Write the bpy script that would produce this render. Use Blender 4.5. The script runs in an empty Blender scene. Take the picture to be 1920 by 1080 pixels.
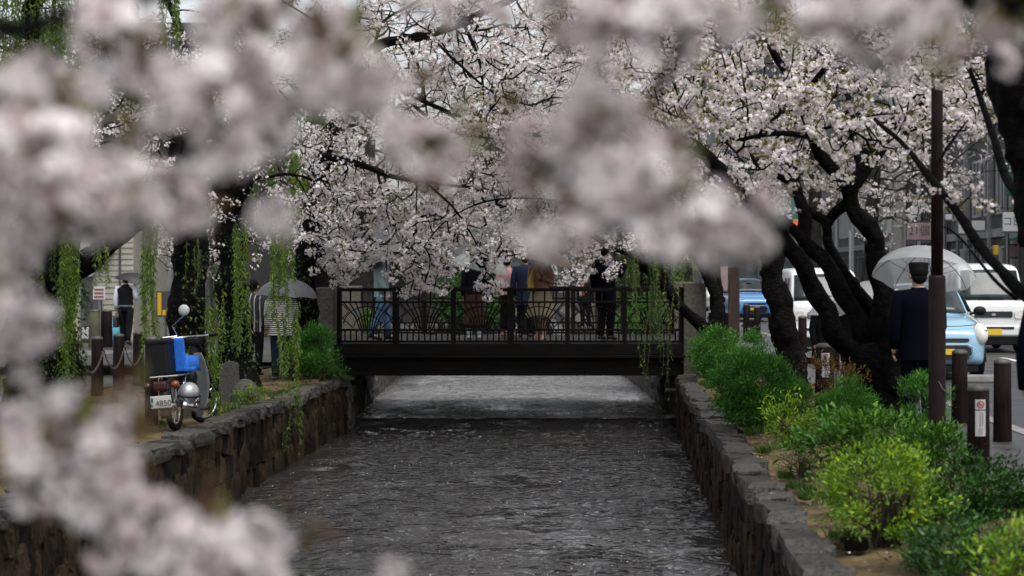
import bpy, bmesh, math, random
import numpy as np
from mathutils import Vector, Matrix
R = math.radians
random.seed(7)
rng = np.random.default_rng(11)
scene = bpy.context.scene
COL = scene.collection

# ------------------------------------------------------------------ camera, sky, sun, exposure
FPX, VX, VY, CZ = 3733.33, 1145.0, 515.0, 1.6
cam_data = bpy.data.cameras.new('camera')
cam = bpy.data.objects.new('camera', cam_data)
COL.objects.link(cam)
scene.camera = cam
cam.location = (0, 0, CZ)
cam.rotation_euler = (R(90), 0, 0)
cam_data.lens = 70
cam_data.sensor_width = 36
cam_data.shift_x = -(VX - 960) / 1920
cam_data.shift_y = -(540 - VY) / 1920
cam_data.clip_start = 0.05
cam_data.clip_end = 3000
cam_data.dof.use_dof = True
cam_data.dof.focus_distance = 26
cam_data.dof.aperture_fstop = 2.9

world = bpy.data.worlds.new('World')
scene.world = world
world.use_nodes = True
wn, wl = world.node_tree.nodes, world.node_tree.links
sky = wn.new('ShaderNodeTexSky')
sky.sky_type = 'NISHITA'
sky.sun_disc = False
SUN_EL, SUN_AZ = 62, 150
sky.sun_elevation = R(SUN_EL)
sky.sun_rotation = R(SUN_AZ)
sky.air_density = 1.0
sky.dust_density = 3.0
hs = wn.new('ShaderNodeHueSaturation')
hs.inputs['Saturation'].default_value = 0.22
wl.new(sky.outputs[0], hs.inputs['Color'])
bg = wn['Background']
wl.new(hs.outputs[0], bg.inputs['Color'])
bg.inputs['Strength'].default_value = 0.13

sun_data = bpy.data.lights.new('sun', 'SUN')
sun = bpy.data.objects.new('sun', sun_data)
COL.objects.link(sun)
sun_data.energy = 1.45
sun_data.angle = R(40)
sun_data.color = (1.0, 0.97, 0.93)
_d = Vector((math.sin(R(SUN_AZ)) * math.cos(R(SUN_EL)), math.cos(R(SUN_AZ)) * math.cos(R(SUN_EL)), math.sin(R(SUN_EL))))
sun.rotation_euler = _d.to_track_quat('Z', 'Y').to_euler()
sun.location = (0, 0, 40)

scene.view_settings.view_transform = 'Standard'
scene.view_settings.look = 'None'
scene.view_settings.exposure = 0.72
scene.view_settings.gamma = 1.0
scene.cycles.use_denoising = True
scene.cycles.max_bounces = 8
scene.cycles.transparent_max_bounces = 12
scene.cycles.sample_clamp_indirect = 4.0


def P(px, py, Y):
    """the point that lies Y metres ahead along the canal on the sight line through a photo pixel"""
    return Vector(((px - VX) * Y / FPX, Y, CZ - (py - VY) * Y / FPX))


# ------------------------------------------------------------------ materials
def nodes_of(name):
    m = bpy.data.materials.new(name)
    m.use_nodes = True
    nt = m.node_tree
    return m, nt.nodes, nt.links, nt.nodes['Principled BSDF']


def pmat(name, col, rough=0.6, col2=None, scale=6.0, bump=0.0, bscale=40.0, metal=0.0, spec=0.5,
         stretch=(1, 1, 1), rand=0.0, rough2=None, coat=0.0, detail=6.0, contrast=(0.35, 0.65), world_co=False):
    m, n, l, b = nodes_of(name)
    b.inputs['Roughness'].default_value = rough
    b.inputs['Metallic'].default_value = metal
    b.inputs['Specular IOR Level'].default_value = spec
    b.inputs['Coat Weight'].default_value = coat
    b.inputs['Coat Roughness'].default_value = 0.08
    b.inputs['Base Color'].default_value = (*col, 1)
    if col2 is None and bump == 0 and rand == 0:
        return m
    mp = n.new('ShaderNodeMapping')
    mp.inputs['Scale'].default_value = stretch
    if world_co:
        g = n.new('ShaderNodeNewGeometry')
        l.new(g.outputs['Position'], mp.inputs['Vector'])
    else:
        tc = n.new('ShaderNodeTexCoord')
        l.new(tc.outputs['Object'], mp.inputs['Vector'])
    out = None
    if col2 is not None:
        nz = n.new('ShaderNodeTexNoise')
        nz.inputs['Scale'].default_value = scale
        nz.inputs['Detail'].default_value = detail
        nz.inputs['Roughness'].default_value = 0.62
        l.new(mp.outputs[0], nz.inputs['Vector'])
        rp = n.new('ShaderNodeValToRGB')
        rp.color_ramp.elements[0].position = contrast[0]
        rp.color_ramp.elements[1].position = contrast[1]
        rp.color_ramp.elements[0].color = (*col, 1)
        rp.color_ramp.elements[1].color = (*col2, 1)
        l.new(nz.outputs['Fac'], rp.inputs['Fac'])
        out = rp.outputs[0]
        if rough2 is not None:
            mr = n.new('ShaderNodeMapRange')
            mr.inputs['From Min'].default_value = contrast[0]
            mr.inputs['From Max'].default_value = contrast[1]
            mr.inputs['To Min'].default_value = rough
            mr.inputs['To Max'].default_value = rough2
            l.new(nz.outputs['Fac'], mr.inputs['Value'])
            l.new(mr.outputs[0], b.inputs['Roughness'])
    if rand:
        oi = n.new('ShaderNodeObjectInfo')
        mr = n.new('ShaderNodeMapRange')
        mr.inputs['To Min'].default_value = 1 - rand
        mr.inputs['To Max'].default_value = 1 + rand
        l.new(oi.outputs['Random'], mr.inputs['Value'])
        hv = n.new('ShaderNodeHueSaturation')
        l.new(mr.outputs[0], hv.inputs['Value'])
        if out is not None:
            l.new(out, hv.inputs['Color'])
        else:
            hv.inputs['Color'].default_value = (*col, 1)
        out = hv.outputs[0]
    if out is not None:
        l.new(out, b.inputs['Base Color'])
    if bump:
        nb = n.new('ShaderNodeTexNoise')
        nb.inputs['Scale'].default_value = bscale
        nb.inputs['Detail'].default_value = 8
        nb.inputs['Roughness'].default_value = 0.65
        l.new(mp.outputs[0], nb.inputs['Vector'])
        bp = n.new('ShaderNodeBump')
        bp.inputs['Strength'].default_value = 1.0
        bp.inputs['Distance'].default_value = bump
        l.new(nb.outputs['Fac'], bp.inputs['Height'])
        l.new(bp.outputs[0], b.inputs['Normal'])
    return m


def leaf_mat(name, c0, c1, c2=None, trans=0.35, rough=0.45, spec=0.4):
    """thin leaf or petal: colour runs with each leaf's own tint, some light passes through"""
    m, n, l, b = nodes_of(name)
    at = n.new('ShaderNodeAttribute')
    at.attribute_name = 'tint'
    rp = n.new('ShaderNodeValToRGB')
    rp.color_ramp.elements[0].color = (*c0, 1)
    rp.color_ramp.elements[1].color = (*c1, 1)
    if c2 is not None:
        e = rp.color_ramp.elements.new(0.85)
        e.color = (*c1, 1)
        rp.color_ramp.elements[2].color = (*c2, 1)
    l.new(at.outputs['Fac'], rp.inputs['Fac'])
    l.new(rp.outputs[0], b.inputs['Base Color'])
    b.inputs['Roughness'].default_value = rough
    b.inputs['Specular IOR Level'].default_value = spec
    tr = n.new('ShaderNodeBsdfTranslucent')
    l.new(rp.outputs[0], tr.inputs['Color'])
    mx = n.new('ShaderNodeMixShader')
    mx.inputs['Fac'].default_value = trans
    l.new(b.outputs[0], mx.inputs[1])
    l.new(tr.outputs[0], mx.inputs[2])
    l.new(mx.outputs[0], n['Material Output'].inputs['Surface'])
    return m


def striped_mat(name, ca, cb, period, duty=0.5, axis='Z', rough=0.8):
    m, n, l, b = nodes_of(name)
    tc = n.new('ShaderNodeTexCoord')
    sp = n.new('ShaderNodeSeparateXYZ')
    l.new(tc.outputs['Object'], sp.inputs[0])
    d = n.new('ShaderNodeMath'); d.operation = 'DIVIDE'; d.inputs[1].default_value = period
    l.new(sp.outputs[axis], d.inputs[0])
    f = n.new('ShaderNodeMath'); f.operation = 'FRACT'
    l.new(d.outputs[0], f.inputs[0])
    g = n.new('ShaderNodeMath'); g.operation = 'GREATER_THAN'; g.inputs[1].default_value = duty
    l.new(f.outputs[0], g.inputs[0])
    mx = n.new('ShaderNodeMix'); mx.data_type = 'RGBA'
    mx.inputs['A'].default_value = (*ca, 1)
    mx.inputs['B'].default_value = (*cb, 1)
    l.new(g.outputs[0], mx.inputs['Factor'])
    l.new(mx.outputs['Result'], b.inputs['Base Color'])
    b.inputs['Roughness'].default_value = rough
    return m


def clear_mat(name, col, alpha=0.5, rough=0.25):
    """milky see-through vinyl"""
    m, n, l, b = nodes_of(name)
    b.inputs['Base Color'].default_value = (*col, 1)
    b.inputs['Roughness'].default_value = rough
    tl = n.new('ShaderNodeBsdfTranslucent'); tl.inputs['Color'].default_value = (*col, 1)
    m1 = n.new('ShaderNodeMixShader'); m1.inputs['Fac'].default_value = 0.5
    l.new(b.outputs[0], m1.inputs[1]); l.new(tl.outputs[0], m1.inputs[2])
    tp = n.new('ShaderNodeBsdfTransparent'); tp.inputs['Color'].default_value = (0.95, 0.96, 0.96, 1)
    m2 = n.new('ShaderNodeMixShader'); m2.inputs['Fac'].default_value = 1 - alpha
    l.new(m1.outputs[0], m2.inputs[1]); l.new(tp.outputs[0], m2.inputs[2])
    l.new(m2.outputs[0], n['Material Output'].inputs['Surface'])
    return m


def water_mat(name, col, wscale, dist):
    m, n, l, b = nodes_of(name)
    b.inputs['Base Color'].default_value = (*col, 1)
    b.inputs['Roughness'].default_value = 0.03
    b.inputs['IOR'].default_value = 1.33
    g = n.new('ShaderNodeNewGeometry')
    mp = n.new('ShaderNodeMapping')
    mp.inputs['Scale'].default_value = (0.8, 1.15, 1.0)
    l.new(g.outputs['Position'], mp.inputs['Vector'])
    n1 = n.new('ShaderNodeTexNoise'); n1.inputs['Scale'].default_value = wscale; n1.inputs['Detail'].default_value = 1.6
    n1.inputs['Distortion'].default_value = 0.6
    l.new(mp.outputs[0], n1.inputs['Vector'])
    n2 = n.new('ShaderNodeTexVoronoi'); n2.inputs['Scale'].default_value = wscale * 1.7
    l.new(mp.outputs[0], n2.inputs['Vector'])
    ad = n.new('ShaderNodeMath'); ad.operation = 'MULTIPLY_ADD'; ad.inputs[1].default_value = 0.10
    l.new(n2.outputs['Distance'], ad.inputs[0]); l.new(n1.outputs['Fac'], ad.inputs[2])
    mp2 = n.new('ShaderNodeMapping'); mp2.inputs['Scale'].default_value = (0.55, 0.28, 1.0)
    l.new(g.outputs['Position'], mp2.inputs['Vector'])
    n3 = n.new('ShaderNodeTexNoise'); n3.inputs['Scale'].default_value = 1.0; n3.inputs['Detail'].default_value = 3
    l.new(mp2.outputs[0], n3.inputs['Vector'])
    mr = n.new('ShaderNodeMapRange'); mr.inputs['From Min'].default_value = 0.36; mr.inputs['From Max'].default_value = 0.64
    mr.inputs['To Min'].default_value = 0.15; mr.inputs['To Max'].default_value = 1.8
    l.new(n3.outputs['Fac'], mr.inputs['Value'])
    mu = n.new('ShaderNodeMath'); mu.operation = 'MULTIPLY'
    l.new(ad.outputs[0], mu.inputs[0]); l.new(mr.outputs[0], mu.inputs[1])
    bp = n.new('ShaderNodeBump'); bp.inputs['Distance'].default_value = dist; bp.inputs['Strength'].default_value = 1.0
    l.new(mu.outputs[0], bp.inputs['Height'])
    l.new(bp.outputs[0], b.inputs['Normal'])
    return m


M = {}
M['bark'] = pmat('wet_cherry_bark', (0.0018, 0.0016, 0.0018), 0.75, (0.0110, 0.0088, 0.0080), 11, 0.05, 17, spec=0.07, stretch=(1, 1, 1.6), contrast=(0.42, 0.72), world_co=True)
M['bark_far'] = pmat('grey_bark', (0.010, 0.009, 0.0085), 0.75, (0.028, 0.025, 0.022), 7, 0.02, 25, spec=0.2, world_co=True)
M['blossom'] = leaf_mat('white_pink_petals', (0.70, 0.61, 0.61), (0.84, 0.805, 0.79), (0.89, 0.875, 0.86), 0.30, 0.6, 0.2)
M['blossom_near'] = leaf_mat('soft_pink_petals', (0.34, 0.205, 0.215), (0.84, 0.805, 0.80), (0.93, 0.915, 0.915), 0.22, 0.6, 0.2)
_e = M['blossom_near'].node_tree.nodes['Color Ramp'].color_ramp.elements.new(0.38)
_e.color = (0.745, 0.675, 0.68, 1)
M['pedicel'] = pmat('flower_stalk', (0.085, 0.05, 0.022), 0.7)
M['blossom_far'] = leaf_mat('shaded_petals', (0.56, 0.50, 0.49), (0.72, 0.67, 0.655), (0.80, 0.77, 0.75), 0.35, 0.65, 0.15)  # greyer copy of the petals, shade of the far crowns in the colour
M['young_leaf'] = leaf_mat('young_cherry_leaf', (0.10, 0.11, 0.015), (0.20, 0.19, 0.025), (0.20, 0.10, 0.03), 0.4)
M['bronze_leaf'] = leaf_mat('bronze_cherry_leaf', (0.085, 0.03, 0.02), (0.11, 0.085, 0.022), (0.075, 0.12, 0.022), 0.35)
M['willow'] = leaf_mat('willow_leaf', (0.045, 0.095, 0.008), (0.12, 0.215, 0.016), (0.27, 0.33, 0.025), 0.40)
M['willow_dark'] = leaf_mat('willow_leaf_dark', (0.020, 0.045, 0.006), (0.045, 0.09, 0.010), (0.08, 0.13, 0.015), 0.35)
M['feather'] = leaf_mat('feathery_shrub_leaf', (0.020, 0.075, 0.010), (0.050, 0.19, 0.018), (0.13, 0.36, 0.03), 0.30)
M['azalea'] = leaf_mat('azalea_leaf', (0.05, 0.12, 0.005), (0.14, 0.27, 0.006), (0.30, 0.42, 0.010), 0.28)
M['broad'] = leaf_mat('dark_glossy_leaf', (0.008, 0.032, 0.005), (0.024, 0.085, 0.011), (0.06, 0.16, 0.018), 0.2, 0.35, 0.28)
M['mid_leaf'] = leaf_mat('mid_green_leaf', (0.018, 0.06, 0.006), (0.05, 0.15, 0.012), (0.12, 0.26, 0.02), 0.28, 0.4, 0.25)
M['nandina'] = leaf_mat('russet_leaf', (0.12, 0.035, 0.015), (0.17, 0.10, 0.02), (0.10, 0.14, 0.02), 0.3)
M['grass'] = leaf_mat('grass_blade', (0.03, 0.07, 0.008), (0.06, 0.12, 0.012), (0.10, 0.14, 0.03), 0.3)
M['stem'] = pmat('twig_bark', (0.03, 0.02, 0.013), 0.8)
M['stone'] = pmat('canal_stone', (0.006, 0.0045, 0.0036), 0.6, (0.060, 0.040, 0.024), 7, 0.03, 16, rand=0.8, spec=0.10, rough2=0.75, contrast=(0.35, 0.75))
M['stone_back'] = pmat('canal_wall_mortar', (0.004, 0.0036, 0.0032), 0.8, (0.012, 0.010, 0.008), 4, 0.01, 20)
M['coping'] = pmat('coping_stone', (0.012, 0.011, 0.0105), 0.5, (0.105, 0.098, 0.082), 11, 0.04, 18, rand=0.45, rough2=0.7, spec=0.3, contrast=(0.38, 0.62))
M['soil'] = pmat('trodden_soil', (0.045, 0.031, 0.015), 0.85, (0.175, 0.125, 0.060), 3.2, 0.015, 45, spec=0.2, world_co=True)
M['ground'] = pmat('ground_earth', (0.04, 0.037, 0.033), 0.8, (0.075, 0.07, 0.06), 2, 0.01, 30, spec=0.3, world_co=True)
M['asphalt'] = pmat('wet_asphalt', (0.024, 0.025, 0.027), 0.3, (0.045, 0.046, 0.05), 1.6, 0.006, 90, spec=0.45, rough2=0.55, world_co=True)
M['paving'] = pmat('wet_paving', (0.03, 0.03, 0.031), 0.3, (0.062, 0.061, 0.061), 1.8, 0.006, 60, spec=0.45, rough2=0.55, world_co=True)
M['kerb'] = pmat('kerb_concrete', (0.16, 0.155, 0.15), 0.5, (0.26, 0.25, 0.24), 5, 0.006, 40)
M['paint'] = pmat('road_paint', (0.55, 0.55, 0.54), 0.5, (0.75, 0.75, 0.74), 9)
M['bridge'] = pmat('bridge_dark_wood', (0.0035, 0.003, 0.0028), 0.6, (0.011, 0.0088, 0.0075), 7, 0.004, 40, spec=0.10, stretch=(0.3, 1, 1))
M['bridge_deck'] = pmat('bridge_deck', (0.012, 0.011, 0.010), 0.6, (0.03, 0.028, 0.026), 4, 0.004, 50, spec=0.15)
M['pillar'] = pmat('bridge_granite', (0.045, 0.04, 0.032), 0.7, (0.11, 0.10, 0.08), 22, 0.006, 60)
M['wood_post'] = pmat('bollard_brown', (0.005, 0.003, 0.003), 0.6, (0.014, 0.008, 0.0075), 8, 0.006, 50, spec=0.06, stretch=(4, 4, 0.4))
M['wood_brown'] = pmat('brown_timber', (0.022, 0.011, 0.008), 0.6, (0.05, 0.026, 0.018), 8, 0.004, 40, spec=0.3, stretch=(4, 4, 0.3))
M['cap'] = pmat('weathered_cap', (0.04, 0.037, 0.033), 0.6, (0.09, 0.085, 0.075), 14)
M['pole'] = pmat('brown_pole_paint', (0.011, 0.0062, 0.0062), 0.5, (0.018, 0.0105, 0.0105), 6, 0.002, 60, spec=0.10)
M['white'] = pmat('white_sticker', (0.5, 0.5, 0.51), 0.5)
M['red'] = pmat('red_print', (0.42, 0.03, 0.05), 0.5)
M['ink'] = pmat('dark_print', (0.05, 0.05, 0.055), 0.5)
M['greyink'] = pmat('grey_print', (0.25, 0.24, 0.25), 0.6)
M['black'] = pmat('black_plastic', (0.005, 0.005, 0.0055), 0.5, spec=0.2)
M['rubber'] = pmat('tyre_rubber', (0.006, 0.006, 0.006), 0.8, spec=0.15)
M['chrome'] = pmat('chrome', (0.62, 0.62, 0.63), 0.18, metal=1.0)
M['steel'] = pmat('dull_steel', (0.2, 0.2, 0.21), 0.4, metal=0.9)
M['silver'] = pmat('silver_helmet_paint', (0.38, 0.39, 0.40), 0.3, metal=0.5, coat=0.6)
M['blue_cloth'] = pmat('blue_seat_cover', (0.003, 0.085, 0.42), 0.6, (0.006, 0.13, 0.56), 18, 0.004, 30)
M['tail_red'] = pmat('tail_lens_red', (0.030, 0.003, 0.004), 0.3, coat=0.1)
M['amber'] = pmat('amber_lens', (0.16, 0.03, 0.009), 0.3, coat=0.1)
M['shield'] = clear_mat('leg_shield_plastic', (0.22, 0.24, 0.24), 0.72, 0.25)
M['lblue'] = pmat('pale_blue_car_paint', (0.26, 0.46, 0.60), 0.22, coat=0.7)
M['cblue'] = pmat('blue_car_paint', (0.10, 0.30, 0.62), 0.22, coat=0.7)
M['vanwhite'] = pmat('white_van_paint', (0.66, 0.67, 0.66), 0.28, coat=0.5)
M['glass'] = pmat('car_glass', (0.014, 0.02, 0.022), 0.06, (0.05, 0.066, 0.066), 2.5, spec=0.4, contrast=(0.45, 0.7))  # paler noise patches imitate reflections in the dark glass
M['lamp'] = pmat('headlamp_lens', (0.55, 0.53, 0.50), 0.12, (0.75, 0.74, 0.72), 20, coat=0.8)
M['grille'] = pmat('dark_grille', (0.012, 0.013, 0.016), 0.4)
M['plate_y'] = pmat('yellow_number_plate', (0.62, 0.42, 0.02), 0.5)
M['plate_w'] = pmat('white_number_plate', (0.42, 0.43, 0.43), 0.45)
M['granite'] = pmat('marker_granite', (0.022, 0.022, 0.021), 0.8, (0.06, 0.06, 0.057), 30, 0.008, 60)
M['concrete'] = pmat('pole_concrete', (0.16, 0.155, 0.148), 0.75, (0.25, 0.245, 0.235), 5, 0.004, 40, stretch=(1, 1, 0.3))
M['chain'] = pmat('chain_metal', (0.12, 0.115, 0.11), 0.5, metal=0.7)
M['cream'] = pmat('cream_siding', (0.24, 0.235, 0.19), 0.6, (0.31, 0.30, 0.25), 3, 0.002, 30)
M['darkwall'] = pmat('dark_timber_wall', (0.013, 0.012, 0.012), 0.7, (0.035, 0.032, 0.03), 5, 0.004, 30, stretch=(4, 4, 0.5))
M['greywall'] = pmat('grey_render_wall', (0.042, 0.043, 0.045), 0.7, (0.072, 0.072, 0.074), 2, 0.003, 30)
M['brownwall'] = pmat('brown_tile_wall', (0.075, 0.05, 0.042), 0.6, (0.12, 0.085, 0.07), 14, 0.003, 40)
M['slate'] = pmat('dark_roof', (0.025, 0.025, 0.027), 0.55, (0.05, 0.05, 0.052), 8)
M['winglass'] = pmat('window_glass', (0.03, 0.036, 0.04), 0.06, (0.08, 0.09, 0.095), 1.5, spec=0.8)
M['winframe'] = pmat('window_frame_white', (0.36, 0.37, 0.37), 0.5)
M['winframe_d'] = pmat('window_frame_dark', (0.06, 0.06, 0.06), 0.5)
M['galv'] = pmat('galvanised_sheet', (0.25, 0.26, 0.27), 0.35, (0.4, 0.41, 0.42), 3, metal=0.6)
M['yellow'] = pmat('yellow_sign', (0.62, 0.36, 0.015), 0.5)
M['pinksign'] = pmat('dimmed_pink_board', (0.22, 0.15, 0.16), 0.6, (0.28, 0.21, 0.21), 3)  # pink darkened, the haze and shade of the street put into it
M['teal'] = pmat('teal_awning', (0.012, 0.075, 0.058), 0.6)
M['bluebag'] = pmat('blue_plastic_bag', (0.10, 0.38, 0.50), 0.35)
M['hazard'] = pmat('red_notice', (0.22, 0.07, 0.06), 0.6)
M['skin'] = pmat('skin', (0.45, 0.26, 0.18), 0.5)
M['farwall'] = pmat('hazy_grey_block', (0.045, 0.046, 0.048), 0.8, (0.075, 0.075, 0.077), 0.6, spec=0.2)  # dark grey with the haze of distance mixed into the colour
M['hair'] = pmat('black_hair', (0.005, 0.0045, 0.0045), 0.75, spec=0.12)
M['navy'] = pmat('navy_suit', (0.0022, 0.0026, 0.006), 0.95, spec=0.05)
M['charcoal'] = pmat('charcoal_cloth', (0.007, 0.007, 0.009), 0.9, spec=0.1)
M['shirt'] = pmat('white_shirt', (0.55, 0.58, 0.66), 0.8, spec=0.2)
M['mint'] = pmat('pale_mint_jacket', (0.24, 0.33, 0.33), 0.8, spec=0.2)  # cloth darkened to stand in for shade under the canopy
M['denim'] = pmat('blue_denim', (0.06, 0.12, 0.20), 0.85, (0.10, 0.18, 0.28), 9, spec=0.2)  # also lowered in tone for the canopy's shade on the bridge
M['denim_d'] = pmat('dark_denim', (0.006, 0.010, 0.022), 0.85, (0.012, 0.018, 0.034), 9, spec=0.1)
M['brownskirt'] = pmat('brown_skirt', (0.040, 0.020, 0.013), 0.85, spec=0.2)
M['beige'] = pmat('beige_coat', (0.30, 0.245, 0.165), 0.85, spec=0.2)
M['tan'] = pmat('tan_knit', (0.30, 0.15, 0.09), 0.85, spec=0.2)
M['pink'] = pmat('pink_robe', (0.38, 0.20, 0.21), 0.85, spec=0.2)
M['mustard'] = pmat('mustard_bag', (0.50, 0.33, 0.04), 0.7)
M['darkblue'] = pmat('dark_blue_coat', (0.008, 0.016, 0.036), 0.85, spec=0.2)
M['shoe'] = pmat('shoe_leather', (0.012, 0.011, 0.011), 0.35)
M['sock'] = pmat('white_sock', (0.6, 0.6, 0.6), 0.8)
M['sandal'] = pmat('pinkish_shoe', (0.35, 0.16, 0.13), 0.6)
M['stripe'] = striped_mat('black_white_stripes', (0.55, 0.55, 0.53), (0.012, 0.012, 0.014), 0.034, 0.45)
M['plaid'] = striped_mat('plaid_cloth', (0.35, 0.35, 0.36), (0.008, 0.008, 0.012), 0.085, 0.2, 'X')
M['umb_clear'] = clear_mat('clear_vinyl_umbrella', (0.80, 0.82, 0.83), 0.60)
M['umb_clear2'] = clear_mat('thin_clear_vinyl', (0.62, 0.70, 0.66), 0.4)
M['umb_black'] = pmat('black_umbrella_cloth', (0.014, 0.014, 0.016), 0.6)
M['umb_grey'] = pmat('grey_umbrella_cloth', (0.10, 0.105, 0.115), 0.6)
M['umb_peach'] = pmat('peach_umbrella_cloth', (0.20, 0.145, 0.115), 0.7)
M['orange'] = pmat('orange_cloth', (0.5, 0.14, 0.025), 0.7)
M['ac'] = pmat('painted_metal_box', (0.45, 0.46, 0.45), 0.5)
M['deadleaf'] = leaf_mat('fallen_leaf', (0.05, 0.03, 0.015), (0.10, 0.06, 0.025), None, 0.1)
M['petal'] = leaf_mat('fallen_petal', (0.55, 0.48, 0.47), (0.75, 0.70, 0.68), None, 0.2)
M['water'] = water_mat('rain_rippled_water', (0.030, 0.028, 0.028), 5.8, 0.10)
M['water_up'] = water_mat('rain_rippled_upper_water', (0.19, 0.19, 0.19), 7.0, 0.16)  # pale base: turbid water, also standing in for the sky's reflection
M['foam'] = pmat('rain_splash_white', (0.40, 0.41, 0.42), 0.3)


# ------------------------------------------------------------------ object helpers
def tag(o, label=None, cat=None, group=None, kind=None):
    if label: o['label'] = label
    if cat: o['category'] = cat
    if group: o['group'] = group
    if kind: o['kind'] = kind
    return o


def link(o, parent=None):
    COL.objects.link(o)
    if parent is not None:
        o.parent = parent
    return o


def empty(name, loc=(0, 0, 0), rz=0.0, label=None, cat=None, group=None, rx=0, ry=0, sc=1.0):
    o = bpy.data.objects.new(name, None)
    o.empty_display_size = 0.2
    o.location = loc
    o.rotation_euler = (rx, ry, rz)
    o.scale = (sc, sc, sc)
    link(o)
    return tag(o, label, cat, group)


def np_mesh(name, V, F, tint=None, smooth=False):
    """V (n,3); F (m,k) all faces with the same number of corners"""
    V = np.asarray(V, np.float32)
    F = np.asarray(F, np.int32)
    me = bpy.data.meshes.new(name)
    m, k = F.shape
    me.vertices.add(len(V))
    me.vertices.foreach_set('co', V.ravel())
    me.loops.add(m * k)
    me.loops.foreach_set('vertex_index', F.ravel())
    me.polygons.add(m)
    me.polygons.foreach_set('loop_start', np.arange(0, m * k, k, dtype=np.int32))
    me.polygons.foreach_set('use_smooth', np.full(m, smooth))
    if tint is not None:
        a = me.attributes.new('tint', 'FLOAT', 'POINT')
        a.data.foreach_set('value', np.asarray(tint, np.float32))
    me.update(calc_edges=True)
    return me


def obj_from(name, me, mat, parent=None):
    if mat is not None and len(me.materials) == 0:
        me.materials.append(mat)
    return link(bpy.data.objects.new(name, me), parent)


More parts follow.
